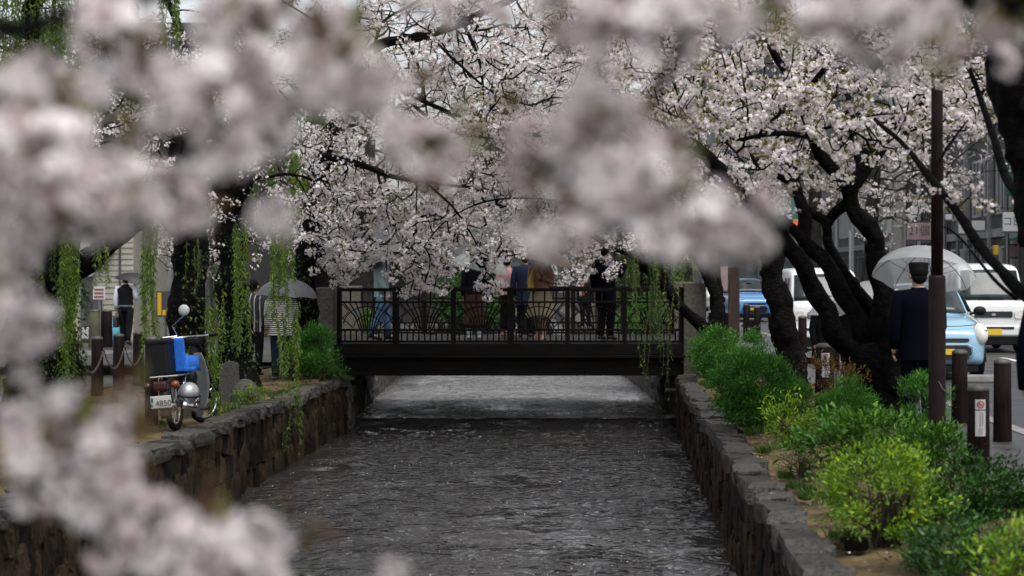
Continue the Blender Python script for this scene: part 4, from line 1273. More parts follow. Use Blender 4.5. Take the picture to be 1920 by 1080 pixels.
shrub('feathery_shrub', 'low bright feathery shrub at the foot of the leaning cherry', 1366, 722, 31.5, 1.05, 0.82, 13000, 0.055, 0.26, 'feather', 75)
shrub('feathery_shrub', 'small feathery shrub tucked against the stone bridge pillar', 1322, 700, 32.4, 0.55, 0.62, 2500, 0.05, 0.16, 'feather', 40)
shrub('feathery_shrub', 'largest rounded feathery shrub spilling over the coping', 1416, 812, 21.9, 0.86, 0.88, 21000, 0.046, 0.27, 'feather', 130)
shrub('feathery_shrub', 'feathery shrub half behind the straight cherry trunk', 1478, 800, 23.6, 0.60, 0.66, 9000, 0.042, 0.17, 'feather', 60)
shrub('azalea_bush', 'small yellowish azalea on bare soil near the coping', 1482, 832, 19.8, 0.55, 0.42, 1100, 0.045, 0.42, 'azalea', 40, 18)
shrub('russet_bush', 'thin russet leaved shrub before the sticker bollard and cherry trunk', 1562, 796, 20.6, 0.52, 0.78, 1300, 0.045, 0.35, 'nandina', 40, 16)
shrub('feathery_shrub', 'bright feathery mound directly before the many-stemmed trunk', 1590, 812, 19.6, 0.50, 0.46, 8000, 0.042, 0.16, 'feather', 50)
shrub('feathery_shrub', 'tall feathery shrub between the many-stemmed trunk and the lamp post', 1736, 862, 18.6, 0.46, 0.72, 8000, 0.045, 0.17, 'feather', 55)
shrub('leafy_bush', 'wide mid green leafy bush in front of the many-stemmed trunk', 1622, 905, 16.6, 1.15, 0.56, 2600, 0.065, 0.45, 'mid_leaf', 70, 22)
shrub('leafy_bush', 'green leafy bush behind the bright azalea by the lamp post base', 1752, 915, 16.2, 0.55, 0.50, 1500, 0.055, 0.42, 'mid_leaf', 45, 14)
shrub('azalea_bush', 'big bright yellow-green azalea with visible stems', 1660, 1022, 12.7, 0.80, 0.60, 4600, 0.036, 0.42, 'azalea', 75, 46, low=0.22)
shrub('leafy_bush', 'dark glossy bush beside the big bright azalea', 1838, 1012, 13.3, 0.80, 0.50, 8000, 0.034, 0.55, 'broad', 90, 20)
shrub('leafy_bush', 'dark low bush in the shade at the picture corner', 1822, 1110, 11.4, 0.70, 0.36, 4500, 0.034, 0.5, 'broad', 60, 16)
shrub('azalea_bush', 'light green azalea cut off by the picture corner', 1900, 1150, 10.5, 0.44, 0.46, 1200, 0.045, 0.42, 'azalea', 40, 22)
shrub('leafy_bush', 'small low plant creeping out below the big azalea', 1575, 952, 14.3, 0.32, 0.18, 320, 0.045, 0.3, 'mid_leaf', 26, 10)
shrub('bare_shrub', 'small nearly bare shrub with thin dark twigs on the soil', 1500, 900, 17.0, 0.50, 0.32, 110, 0.04, 0.4, 'mid_leaf', 30, 20, low=0.3)
shrub('rounded_shrub', 'bushy green shrub at the bridge pillar on the scooter bank', 592, 692, 31.7, 0.74, 0.80, 8000, 0.05, 0.3, 'feather', 80, z=-0.05)
shrub('rounded_shrub', 'sparse shrub at the feet of the person in stripes', 545, 710, 31.4, 0.55, 0.35, 900, 0.05, 0.25, 'willow_dark', 36)
shrub('trailing_plant', 'small trailing plant spilling over the coping below the willow marker stone', 470, 800, 27.0, 0.42, 0.22, 700, 0.045, 0.3, 'willow', 26, 8, low=0.0, droop=.5, z=-0.14)
shrub('trailing_plant', 'leafy tuft spilling over the coping at the scooter bank bridge corner', 622, 725, 32.4, 0.55, 0.26, 1100, 0.05, 0.3, 'mid_leaf', 30, 8, low=0.0, droop=.5, z=-0.14)
shrub('shaggy_shrub', 'shaggy pale shrub seen through the railing beside the person in jeans', 668, 690, 43, 0.9, 0.9, 1500, 0.10, 0.2, 'mid_leaf', 40, z=-0.05)
shrub('shaggy_shrub', 'light green shrub seen through the railing behind the willow shoots', 1200, 690, 42, 1.0, 1.2, 3200, 0.08, 0.2, 'feather', 60, z=-0.05)
shrub('clipped_hedge', 'dark hedge in the shade beyond the bridge', 880, 720, 62, 7.5, 1.5, 7000, 0.12, 0.5, 'broad', 150, 20, cat='hedge', depth=0.2, z=-0.1)


def tufts(name, spots, mat, blade, n):
    """grass growing in patches; one mass nobody could count"""
    pos, tan = [], []
    for (x, y, z, r) in spots:
        a = rng.random(n) * 6.283
        q = r * np.sqrt(rng.random(n))
        pos.append(np.stack([x + q * np.cos(a), y + q * np.sin(a) * 1.6, np.full(n, z)], 1))
        tan.append(np.stack([rng.normal(size=n) * 0.5, rng.normal(size=n) * 0.5, np.ones(n)], 1))
    pos, tan = np.concatenate(pos), np.concatenate(tan)
    lv, lf = leaf_quad(0.09)
    o = scatter(name, lv, lf, pos, rng.normal(size=pos.shape), blade * (0.4 + rng.random(len(pos))), M[mat], None, None, tan=tan)
    return tag(o, kind='stuff', label='short green grass at the feet of posts, trunks and shrubs')


sp = []
for (px, py, Y, r) in ((250, 790, 23.2, .35), (290, 795, 22.9, .3), (225, 800, 22.8, .2), (440, 715, 28.6, .3), (470, 700, 29, .3), (545, 712, 31, .35), (600, 690, 32.3, .4), (640, 680, 33, .25),
                       (395, 745, 26, .25), (420, 740, 26.5, .25), (200, 740, 27, .3)):
    sp.append((P(px, py, Y).x, Y, -0.15, r))
for (px, Y, r) in ((1700, 12.6, .18), (1480, 19, .2), (1540, 17, .3), (1440, 21, .2), (1400, 25, .3), (1370, 29, .3), (1760, 13, .3), (1580, 14.5, .18), (1760, 11.4, .2)):
    sp.append((P(px, 900, Y).x, Y, -0.06, r))
for k in range(14):
    sp.append((random.uniform(1.42, 1.62), random.uniform(11, 32), -0.12, random.uniform(.04, .10)))
    sp.append((random.uniform(-4.82, -4.68), random.uniform(24.5, 33), -0.14, random.uniform(.05, .14)))
tufts('grass', sp, 'grass', 0.07, 190)

# fallen petals on soil, stones and water, dead leaves on the soil
pt, nn = [], 2600
u = rng.random((nn, 4))
x = np.where(u[:, 0] < .34, -7.6 + 3.1 * u[:, 1], np.where(u[:, 0] < .75, 1.2 + 1.4 * u[:, 1], WL + (WR - WL) * u[:, 1]))
y = 9 + 25 * u[:, 2] ** 0.8
on_l, on_r = u[:, 0] < .34, (u[:, 0] >= .34) & (u[:, 0] < .75)
z = np.where(on_l, soil_z_left(x, y) + 0.014, np.where(on_r, np.maximum(soil_z_right(x, y), -0.105) + 0.014, ZW + 0.022))
lv, lf = leaf_quad(0.8)
tag(scatter('fallen_petals', lv, lf, np.stack([x, y, z], 1), np.array((0, 0, 1.0)) + rng.normal(size=(nn, 3)) * 0.2, 0.013 + 0.009 * rng.random(nn), M['petal']), kind='stuff', label='pale petals scattered over the soil, coping and water')
nn = 3200
u = rng.random((nn, 3))
x = np.where(u[:, 0] < .5, -7.4 + 2.8 * u[:, 1], 1.6 + 0.9 * u[:, 1]); y = 10 + 23 * u[:, 2]
z = np.where(u[:, 0] < .5, soil_z_left(x, y), soil_z_right(x, y)) + 0.012
tag(scatter('dead_leaves', lv, lf, np.stack([x, y, z], 1), np.array((0, 0, 1.0)) + rng.normal(size=(nn, 3)) * 0.3, 0.02 + 0.03 * rng.random(nn), M['deadleaf']), kind='stuff', label='brown dead leaves and litter on the soil')
# little crowns where raindrops strike the water
mb = MB()
for k in range(130):
    X_, Y_ = random.uniform(WL + .1, WR - .1), 10 + 24 * random.random()
    r = random.uniform(0.004, 0.008)
    q = len(mb.v)
    mb.add([(X_ + r * math.cos(a), Y_ + r * math.sin(a), ZW + 0.005) for a in (0, 1.57, 3.14, 4.71)] + [(X_, Y_, ZW + 0.010 + random.uniform(0.0, 0.006))], [(0, 1, 4), (1, 2, 4), (2, 3, 4), (3, 0, 4)])
tag(mb.build('rain_splashes', M['foam'], fixn=False), kind='stuff', label='tiny splashes of rain on the canal')
# a few loose stones and sticks on the soil
for (px, py, Y, s, lab) in ((1602, 1018, 12.5, 0.10, 'small dark stone lying on the soil before the big azalea'), (1570, 1024, 12.4, 0.05, 'pebble beside the small dark stone on the soil')):
    o = link(bpy.data.objects.new('loose_stone', STONES[3 if s > .07 else 5]))
    o.location = P(px, py, Y); o.location.z = -0.09
    o.scale = (s * 1.6, s * 1.3, s * 0.8)
    tag(o, lab, 'stone')

# ================================================================== NEAR FLOWERS
def near_flower_mesh(k):
    """a loose head of full cherry flowers on stalks"""
    r = np.random.default_rng(100 + k)
    V, F, Tn, MI = [], [], [], []
    nf = int(r.integers(7, 10))
    for f in range(nf):
        d = r.normal(size=3); d /= np.linalg.norm(d)
        c = d * 0.031 * (0.55 + 0.5 * r.random()) * np.array((1.25, 1.0, 1.0))
        N, T, B = basis(np.array([d + r.normal(size=3) * 0.35]))
        N, T, B = N[0], T[0], B[0]
        ax = d * 0.006
        k0 = len(V)
        for q_ in (ax, (ax + c) / 2 + r.normal(size=3) * 0.003, c - N * 0.004):
            for e_ in ((1, 0), (0, 1), (-1, 0), (0, -1)):
                V.append(q_ + 0.0016 * (e_[0] * T + e_[1] * B)); Tn.append(0.5)
        for s_ in (0, 4):
            for j_ in range(4):
                F.append((k0 + s_ + j_, k0 + s_ + (j_ + 1) % 4, k0 + s_ + 4 + (j_ + 1) % 4, k0 + s_ + 4 + j_)); MI.append(1)
        sz = 0.020 * (0.8 + 0.35 * r.random())
        ft = r.random() ** 0.8
        for layer, (npet, lift, sc) in enumerate(((6, 0.25, 1.0), (5, 0.75, 0.85), (4, 1.4, 0.6))):
            for p in range(npet):
                a = 2 * math.pi * (p + 0.5 * layer) / npet + r.normal() * 0.15
                ca, sa = math.cos(a), math.sin(a)
                w = 0.52 * sc
                k0 = len(V)
                for (rr, ww, hh) in ((0.05, 0.10, 0.0), (0.55, w * 0.9, lift * 0.45), (1.0, w * 0.75, lift * 0.85 + r.normal() * 0.1)):
                    for sgn in (-1, 1):
                        u = ca * rr * sc - sa * ww * sgn * 0.62
                        v = sa * rr * sc + ca * ww * sgn * 0.62
                        V.append(c + sz * (u * T + v * B + hh * sc * N))
                        Tn.append(np.clip(0.05 + 0.65 * ft + 0.35 * rr - 0.12 * layer, 0, 1))
                F += [(k0, k0 + 1, k0 + 3, k0 + 2), (k0 + 2, k0 + 3, k0 + 5, k0 + 4)]
                MI += [0, 0]
    me = np_mesh('blossom_cluster', np.array(V), F, Tn, True)
    me.polygons.foreach_set('material_index', np.array(MI, np.int32))
    return me


NEAR = [near_flower_mesh(k) for k in range(8)]
for me in NEAR:
    me.materials.append(M['blossom_near'])
    me.materials.append(M['pedicel'])


def leaf_tuft_mesh(k):
    r = np.random.default_rng(300 + k)
    lv, lf = leaf_proto(0.4)
    n = 5
    d = r.normal(size=(n, 3)) + np.array((0, 0, .6)); d /= np.linalg.norm(d, axis=1, keepdims=True)
    N, T, B = basis(r.normal(size=(n, 3)))
    T = d; N = N - (N * T).sum(1, keepdims=True) * T; N /= np.linalg.norm(N, axis=1, keepdims=True); B = np.cross(N, T)
    pv = np.array(lv)
    V = (d[:, None, :] * 0.012 + 0.042 * (pv[None, :, 0:1] * T[:, None] + pv[None, :, 1:2] * B[:, None] + pv[None, :, 2:3] * N[:, None])).reshape(-1, 3)
    F = (np.array(lf)[None] + (np.arange(n) * len(lv))[:, None, None]).reshape(-1, 3)
    return np_mesh('leaf_tuft', V, F, np.repeat(r.random(n), len(lv)), False)


TUFT = [leaf_tuft_mesh(k) for k in range(4)]
for me in TUFT: me.materials.append(M['bronze_leaf'])


def near_tree(label, base, trunk, limbs, blobs, ndep):
    t = Tree('cherry_tree', label, 'cherry tree', base)
    t.limb(trunk, 0.24, 0.12, n=14)
    for (pts, a, b) in limbs:
        t.limb(pts, a, b, n=8, step=0.08)
    T, info = [], []
    for (cx, cy, r) in blobs:
        m = max(1, int(round((r / 60.0) ** 2 * ndep)))
        for q in range(m):
            a, rr = random.uniform(0, 6.283), max(r - 50, 4) * math.sqrt(random.random())
            Y = random.uniform(2.0, 2.5)
            T.append(tuple(P(cx + rr * math.cos(a), cy + rr * math.sin(a), Y)))
            info.append(min(1.0, max(0.45, r / 62)))
    t.grow(T, 0.0016, step=0.05, alpha=0.2, skip_trunk=1.1).twigs(mn=0.0016)
    for p, s0 in zip(T, info):
        o = link(bpy.data.objects.new('blossom_cluster', random.choice(NEAR)), t.root)
        o.location = Vector(p) - t.base
        o.rotation_euler = (random.uniform(0, 6), random.uniform(0, 6), random.uniform(0, 6))
        s = random.uniform(0.85, 1.1) * s0
        o.scale = (s, s, s)
        if random.random() < 0.42:
            l_ = link(bpy.data.objects.new('leaf_tuft', random.choice(TUFT)), t.root)
            l_.location = Vector(p) - t.base + Vector((random.uniform(-.045, .045), random.uniform(-.02, .02), random.uniform(-.02, .05)))
            l_.rotation_euler = (random.uniform(-.8, .8), random.uniform(-.8, .8), random.uniform(0, 6))
    return t


BLOBS_A = [(50, 175, 75), (140, 190, 75), (45, 265, 75), (150, 270, 80), (240, 300, 65), (40, 350, 75), (130, 355, 80), (215, 375, 70), (290, 350, 60), (345, 385, 55), (30, 425, 60), (120, 420, 60), (300, 410, 45),
           (20, 500, 45), (20, 590, 55), (65, 610, 42), (15, 650, 40),
           (230, 50, 75), (245, 125, 55), (190, 20, 50), (320, 150, 55), (330, 205, 55), (410, 175, 65), (430, 245, 65), (500, 245, 60), (545, 225, 38), (385, 50, 55), (450, 100, 60), (535, 70, 65), (610, 40, 55), (620, 120, 65), (690, 140, 65), (740, 150, 40), (650, 185, 40), (575, 145, 55), (420, 20, 45), (500, 20, 45), (650, 80, 45), (480, 170, 55),
           (490, 392, 34), (535, 390, 28), (515, 430, 26)]
BLOBS_B = [(50, 770, 55), (130, 780, 60), (200, 790, 45), (40, 840, 65), (120, 860, 75), (200, 860, 60), (235, 800, 30), (60, 915, 45), (140, 930, 55), (225, 930, 60), (210, 1000, 55), (280, 980, 60), (260, 1050, 65), (340, 1030, 65), (350, 985, 40), (410, 1000, 55), (420, 1060, 60), (480, 1010, 45), (500, 1060, 40), (530, 1005, 26), (40, 690, 26), (240, 745, 24), (738, 1078, 20), (340, 1075, 50)]
BLOBS_C = [(735, 235, 34), (770, 275, 46), (825, 285, 42), (800, 310, 36), (860, 270, 26), (745, 290, 30),
           (1115, 165, 46), (1060, 240, 60), (1010, 265, 55), (1120, 240, 65), (1185, 225, 60), (1000, 320, 45), (1075, 320, 70), (1150, 320, 70), (1225, 300, 55), (1110, 400, 60), (1185, 395, 60), (1250, 380, 65), (1320, 400, 60), (1370, 430, 52), (1405, 400, 40), (1415, 450, 38), (1300, 455, 52), (1350, 470, 40), (1240, 440, 45), (1080, 430, 45), (1005, 440, 45), (1030, 470, 30), (985, 415, 28), (1255, 260, 35), (1280, 330, 45), (960, 290, 30)]
BLOBS_D = [(940, 15, 40), (1060, 15, 50), (1130, 45, 55), (1195, 30, 55), (1250, 60, 62), (1320, 55, 52), (1370, 35, 45), (1420, 15, 40), (1500, 10, 45), (1560, 35, 52), (1620, 50, 55), (1690, 55, 60), (1760, 55, 55), (1820, 60, 52), (1870, 75, 42), (1890, 110, 28), (1660, 15, 50), (1740, 15, 50), (1810, 20, 50), (1060, 60, 32), (850, 10, 36), (780, 5, 34), (1300, 10, 50), (1230, 15, 50)]
near_tree('out of focus flowering cherry boughs hanging close on the scooter side', (-5.4, 2.6, -0.1),
          [(-5.4, 2.6, -0.1), (-5.3, 2.6, 0.8), (-5.1, 2.5, 1.7), (-4.7, 2.5, 2.6)],
          [([(-5.0, 2.5, 1.9), (-3.2, 2.4, 2.5), (-1.8, 2.3, 2.3), (-1.1, 2.3, 2.0), tuple(P(-60, 60, 2.35)), tuple(P(120, 30, 2.3)), tuple(P(330, -30, 2.3)), tuple(P(700, -90, 2.3))], 0.08, 0.004),
           ([(-1.5, 2.3, 2.2), (-1.0, 2.25, 1.85), tuple(P(-70, 330, 2.3)), tuple(P(120, 300, 2.3)), tuple(P(300, 360, 2.3))], 0.014, 0.003),
           ([(-2.2, 2.35, 2.4), (-1.4, 2.3, 1.6), (-0.95, 2.3, 1.36), tuple(P(-80, 900, 2.3)), tuple(P(160, 930, 2.3)), tuple(P(400, 1040, 2.3))], 0.016, 0.003)],
          BLOBS_A + BLOBS_B, 1.2)
near_tree('out of focus flowering cherry boughs hanging close on the street side', (2.7, 2.8, 0.0),
          [(2.7, 2.8, 0.0), (2.65, 2.8, 0.9), (2.5, 2.75, 1.8), (2.2, 2.7, 2.5)],
          [([(2.4, 2.7, 2.0), (1.6, 2.5, 2.4), (0.9, 2.35, 2.15), tuple(P(2020, -40, 2.3)), tuple(P(1600, -40, 2.3)), tuple(P(1200, -50, 2.3)), tuple(P(860, -60, 2.3))], 0.07, 0.004),
           ([tuple(P(1330, -48, 2.3)), tuple(P(1290, 60, 2.32)), tuple(P(1230, 180, 2.35)), tuple(P(1180, 280, 2.35)), tuple(P(1230, 370, 2.35)), tuple(P(1340, 420, 2.35))], 0.008, 0.002),
           ([tuple(P(900, -58, 2.3)), tuple(P(860, 60, 2.35)), tuple(P(830, 180, 2.35)), tuple(P(790, 260, 2.35))], 0.005, 0.0016)],
          BLOBS_C + BLOBS_D, 1.25)

# ================================================================== STREET FURNITURE
def bollard(label, x, y, z, h, r, sticker=False, group='brown bollards along the kerb', mat='wood_post', capm='cap'):
    t = empty('bollard', (x, y, z), 0, label, 'bollard', group)
    MB().lathe([(r * 1.08, -0.1), (r * 1.06, 0.0), (r, h * 0.5), (r * 0.96, h - 0.03)], 16).build('post', M[mat], t, smooth=True)
    MB().lathe([(r * 0.96, h - 0.029), (r * 1.0, h - 0.015), (r * 0.93, h + 0.006), (r * 0.6, h + 0.02), (0.004, h + 0.026)], 16).build('cap', M[capm], t, smooth=True)
    if sticker:
        def curved(name, a, z0, z1, mat, rr, off=0.0):
            vs, fs = [], []
            n = 8
            for i in range(n + 1):
                th = -math.pi / 2 + off + a * (i / n - .5) * 2
                for z_ in (z0, z1):
                    vs.append((rr * math.cos(th), rr * math.sin(th), z_))
            for i in range(n):
                fs.append((2 * i, 2 * i + 2, 2 * i + 3, 2 * i + 1))
            return MB().add(vs, fs).build(name, mat, t, fixn=False)
        R_ = r * 1.02
        top = h - 0.085
        curved('no_smoking_sticker', 0.44, top - 0.075, top, M['white'], R_ + 0.003)
        curved('notice_strip', 0.44, top - 0.275, top - 0.083, M['white'], R_ + 0.003)
        ring = MB()
        N = 20
        vs, fs = [], []
        for i in range(N):
            a = 2 * math.pi * i / N
            for rr in (0.020, 0.027):
                xx = rr * math.cos(a)
                th = -math.pi / 2 + xx / R_
                vs.append(((R_ + 0.006) * math.cos(th), (R_ + 0.006) * math.sin(th), top - 0.038 + rr * math.sin(a)))
        for i in range(N):
            j = (i + 1) % N
            fs.append((2 * i, 2 * i + 1, 2 * j + 1, 2 * j))
        ring.add(vs, fs).build('prohibition_ring', M['red'], t, fixn=False)
        MB().xf(Matrix.Identity(4)).add([(-0.018, -R_ - 0.0072, top - 0.024), (-0.014, -R_ - 0.0072, top - 0.019), (0.018, -R_ - 0.0072, top - 0.052), (0.014, -R_ - 0.0072, top - 0.057)], [(0, 1, 2, 3)]).build('prohibition_bar', M['red'], t, fixn=False)
        MB().box(-0.016, 0.012, -R_ - 0.0066, -R_ - 0.005, top - 0.043, top - 0.036).build('cigarette_mark', M['ink'], t)
        lines = MB()
        for k, xx in enumerate((0.012, -0.006)):
            zz = top - 0.098
            while zz > top - 0.20:
                hgt = random.uniform(0.008, 0.013)
                lines.box(xx, xx + 0.009, -R_ - 0.0052, -R_ - 0.0042, zz - hgt, zz)
                zz -= hgt + 0.005
        for zz in (0.222, 0.236, 0.252):
            lines.box(-0.018, 0.018, -R_ - 0.0050, -R_ - 0.0042, top - zz - 0.004, top - zz)
        lines.build('small_print', M['greyink'], t)
    return t


kerb_lab = {18.7: 'kerb bollard behind the sticker bollard, the nearer of that pair', 21.0: 'kerb bollard just before the wheel of the pale blue car by the lamp post',
            24.4: 'kerb bollard in front of the legs of the man in the navy suit'}
kerb_lab.update({32.8: 'kerb bollard partly behind the leftmost stem of the many-stemmed cherry', 35.6: 'kerb bollard right of the straight cherry trunk, nearest of three there',
                 38.2: 'middle one of three kerb bollards right of the straight cherry trunk', 40.6: 'kerb bollard touching the street side edge of the straight cherry trunk',
                 50.0: 'kerb bollard midway between the timber post and the straight cherry trunk', 54.0: 'farthest kerb bollard close beside the tall timber post'})
for y, lab in kerb_lab.items():
    bollard(lab, 3.68, y, 0.03, 0.76, 0.085)
bollard('short thick bollard with a no smoking sticker beside the lamp post', 2.77, 15.0, -0.02, 0.77, 0.086, True, group='bollards with stickers')
c = P(1546, 0, 22.6)
bollard('bollard with a white notice strip seen left of the many-stemmed cherry', c.x, 22.6, 0.0, 0.80, 0.105, True, group='bollards with stickers')

lp = empty('street_lamp', (P(1757, 0, 17.6).x, 17.6, 0.0), 0, 'tall brown street lamp post with a thick lower sleeve beside the man in a suit', 'street lamp')
zsl = P(0, 516, 17.6).z
MB().lathe([(0.085, -0.1), (0.078, 0.0), (0.076, zsl - 0.03), (0.072, zsl - 0.006), (0.06, zsl)], 20).build('lower_sleeve', M['pole'], lp, smooth=True)
MB().lathe([(0.054, zsl - 0.01), (0.052, 3.0), (0.050, 4.4), (0.03, 4.44)], 18).build('pole', M['pole'], lp, smooth=True)
MB().lathe([(0.02, 4.44), (0.10, 4.5), (0.17, 4.62), (0.19, 4.76), (0.15, 4.92), (0.05, 5.0)], 18).build('lamp_shade', M['winframe'], lp, smooth=True)
MB().tube([(0.0, -0.078, 0.66), (0.03, -0.082, 0.60), (0.075, -0.06, 0.56), (0.10, 0.0, 0.55)], 0.006, 5).build('wire_tie', M['chain'], lp)

c = P(1376, 0, 40)
MB_ = MB().bbox(-0.11, 0.11, -0.11, 0.11, -0.15, 1.75, 0.012)
t = empty('timber_post', (c.x, 40, 0), 0, 'tall square brown timber post left of the blue car up the street', 'post')
MB_.build('shaft', M['wood_brown'], t)
MB().bbox(-0.10, -0.04, -0.13, -0.112, 0.42, 0.54, 0.004).build('clasp', M['chain'], t)
for (px, y, h, w, lab) in ((1408, 41, 0.66, 0.16, 'low dark board fence panel beside the tall timber post'), (1347, 44, 0.75, 0.22, 'low dark board fence panel with a pale rail behind the leaning cherry')):
    f = empty('board_fence', (P(px, 0, y).x, y, 0), 0, lab, 'fence')
    for k in range(4):
        MB().bbox(-w + k * w / 2, -w + (k + .94) * w / 2, -0.02, 0.02, -0.1, h + random.uniform(-.02, .02), 0.005).build('board', M['wood_post'], f)
    MB().box(-w - 0.03, w + 0.03, 0.02, 0.05, h - 0.14, h - 0.08).build('rail', M['cap'], f)

# bollards and chains of the lane
lx, prev = -7.4, None
ys_l = [27.4, 28.7, 29.95, 31.2]
for k, y in enumerate(ys_l):
    lab = {28.7: 'lane bollard with greenery on top, first to the right of the big willow', 29.95: 'lane bollard with a pointed dark cap under the man in a waistcoat', 31.2: 'lane bollard wrapped by trailing willow shoots', 27.4: 'dark lane bollard at the edge of the massive willow trunk'}.get(y, 'dark lane bollard half hidden by the big willow trunk')
    grp = 'chained bollards of the lane'
    bollard(lab, lx, y, -0.17, 0.86, 0.085, group=grp)
for k in range(len(ys_l) - 1):
    a, b = Vector((lx + 0.09, ys_l[k] + 0.0, 0.52)), Vector((lx + 0.09, ys_l[k + 1] - 0.0, 0.52))
    mb = MB()
    n = 44
    for i in range(n):
        t_ = (i + .5) / n
        p = a.lerp(b, t_) + Vector((0.0, 0, -0.30 * (1 - (2 * t_ - 1) ** 2)))
        q = a.lerp(b, t_ + 0.01) + Vector((0.0, 0, -0.30 * (1 - (2 * (t_ + .01) - 1) ** 2)))
        d = (q - p).normalized()
        s_ = d.cross(Vector((1, 0, 0)) if i % 2 else Vector((0.7, 0.2, 0.7))).normalized()
        path = [p + d * 0.024 * math.cos(u) + s_ * 0.012 * math.sin(u) for u in np.linspace(0, 2 * math.pi, 9)]
        mb.tube(path, 0.0055, 4, False)
    o = mb.build('chain', M['chain'])
    yy = ys_l[k]
    lab = {27.4: 'chain drooping from the big willow to the first bollard', 28.7: 'chain drooping between the two bollards below the man in a waistcoat', 29.95: 'chain leading into the trailing willow shoots'}.get(yy, 'link chain between bollards behind the willow trunks')
    tag(o, lab, 'chain', 'chains of the lane bollards')
for (px, y, lab, m) in ((177, 45.6, 'mossy far post before the grey door of the cream house', 'wood_green'), (200, 45.8, 'dark far post left of the man in a waistcoat', 'wood_post')):
    if m == 'wood_green':
        M[m] = pmat('mossy_post', (0.03, 0.03, 0.015), 0.8, (0.06, 0.065, 0.03), 9)
    bollard(lab, P(px, 0, y).x, y, -0.08, 0.86, 0.13, group='far lane posts', mat=m)
bollard('dark stubby post directly behind the scooter wheel', P(284, 0, 23.0).x, 23.0, -0.15, 1.02, 0.075, group='posts by the scooter')
gm = empty('stone_marker', P(428, 752, 27.5), 0.2, 'leaning grey granite marker stone between the willow and cherry trunks', 'marker stone')
MB().prism([(-0.15, -0.1), (0.17, -0.1), (0.14, 0.52), (0.03, 0.55), (-0.11, 0.50)], -0.10, 0.10).build('slab', M['granite'], gm)
MB().ball((0.22, -0.02, 0.05), 0.22, 0.2, 0.26).build('footing', M['granite'], gm)
# concrete wheel stop before the car
for k, xx in enumerate((4.75, 5.65)):
    tag(MB().bbox(xx - 0.30, xx + 0.30, 30.0, 30.14, -0.03, 0.09, 0.03).build('wheel_stop', M['kerb']), ['pale concrete wheel stop before the car wheel by the lamp post', 'pale concrete wheel stop before the car wheel on the van side'][k], 'wheel stop')


# ================================================================== VEHICLES
def loft_body(stations, name, mat, parent, nlev=2, close=True):
    """stations: (y, [(x, z) ... from the centre line at the top down to the floor]) mirrored"""
    V, F = [], []
    m = len(stations[0][1])
    n = 2 * m - 1
    for (y, half) in stations:
        ring = [(-x, z) for (x, z) in half[::-1]] + [(x, z) for (x, z) in half[1:]]
        V += [(x, y, z) for (x, z) in ring]
    for i in range(len(stations) - 1):
        for j in range(n - 1):
            F.append((i * n + j, i * n + j + 1, (i + 1) * n + j + 1, (i + 1) * n + j))
        F.append((i * n + n - 1, i * n, (i + 1) * n, (i + 1) * n + n - 1))
    if close:
        F.append(tuple(range(n)))
        F.append(tuple(range((len(stations) - 1) * n, len(stations) * n))[::-1])
    o = MB().add(V, F).build(name, mat, parent, smooth=True)
    md = o.modifiers.new('Subdivision', 'SUBSURF')
    md.levels = md.render_levels = nlev
    return o


def wheel(parent, x, y, r=0.27, w=0.15):
    s = 1 if x > 0 else -1
    t = MB().lathe([(r * 0.62, -w / 2), (r * 0.92, -w / 2), (r, -w * 0.3), (r, w * 0.3), (r * 0.92, w / 2), (r * 0.62, w / 2)], 24, (0, 0, 0), 'X').build('wheel', M['rubber'], parent, smooth=False)
    t.location = (x, y, r)
    MB().lathe([(r * 0.62, -0.01), (r * 0.5, 0.03), (r * 0.2, 0.05), (0.01, 0.055)], 20, (0, 0, 0), 'X').build('hub_cap', M['steel'], t, smooth=True).scale = (s, 1, 1)
    return t


def quad_panel(name, pts, mat, parent, thick=0.012, seg=6, bulge=0.02):
    """curved four-cornered pane: corners (bl, br, tr, tl), bulging along its normal"""
    bl, br, tr, tl = [Vector(p) for p in pts]
    nrm = (br - bl).cross(tl - bl).normalized()
    V, F = [], []
    for i in range(seg + 1):
        for j in range(seg + 1):
            u, v = j / seg, i / seg
            p = (bl.lerp(br, u)).lerp(tl.lerp(tr, u), v)
            V.append(p + nrm * bulge * (1 - (2 * u - 1) ** 2))
    n = seg + 1
    for i in range(seg):
        for j in range(seg):
            F.append((i * n + j, i * n + j + 1, (i + 1) * n + j + 1, (i + 1) * n + j))
    o = MB().add(V, F).build(name, mat, parent, smooth=True, fixn=False)
    md = o.modifiers.new('Solidify', 'SOLIDIFY'); md.thickness = thick; md.offset = 1
    return o


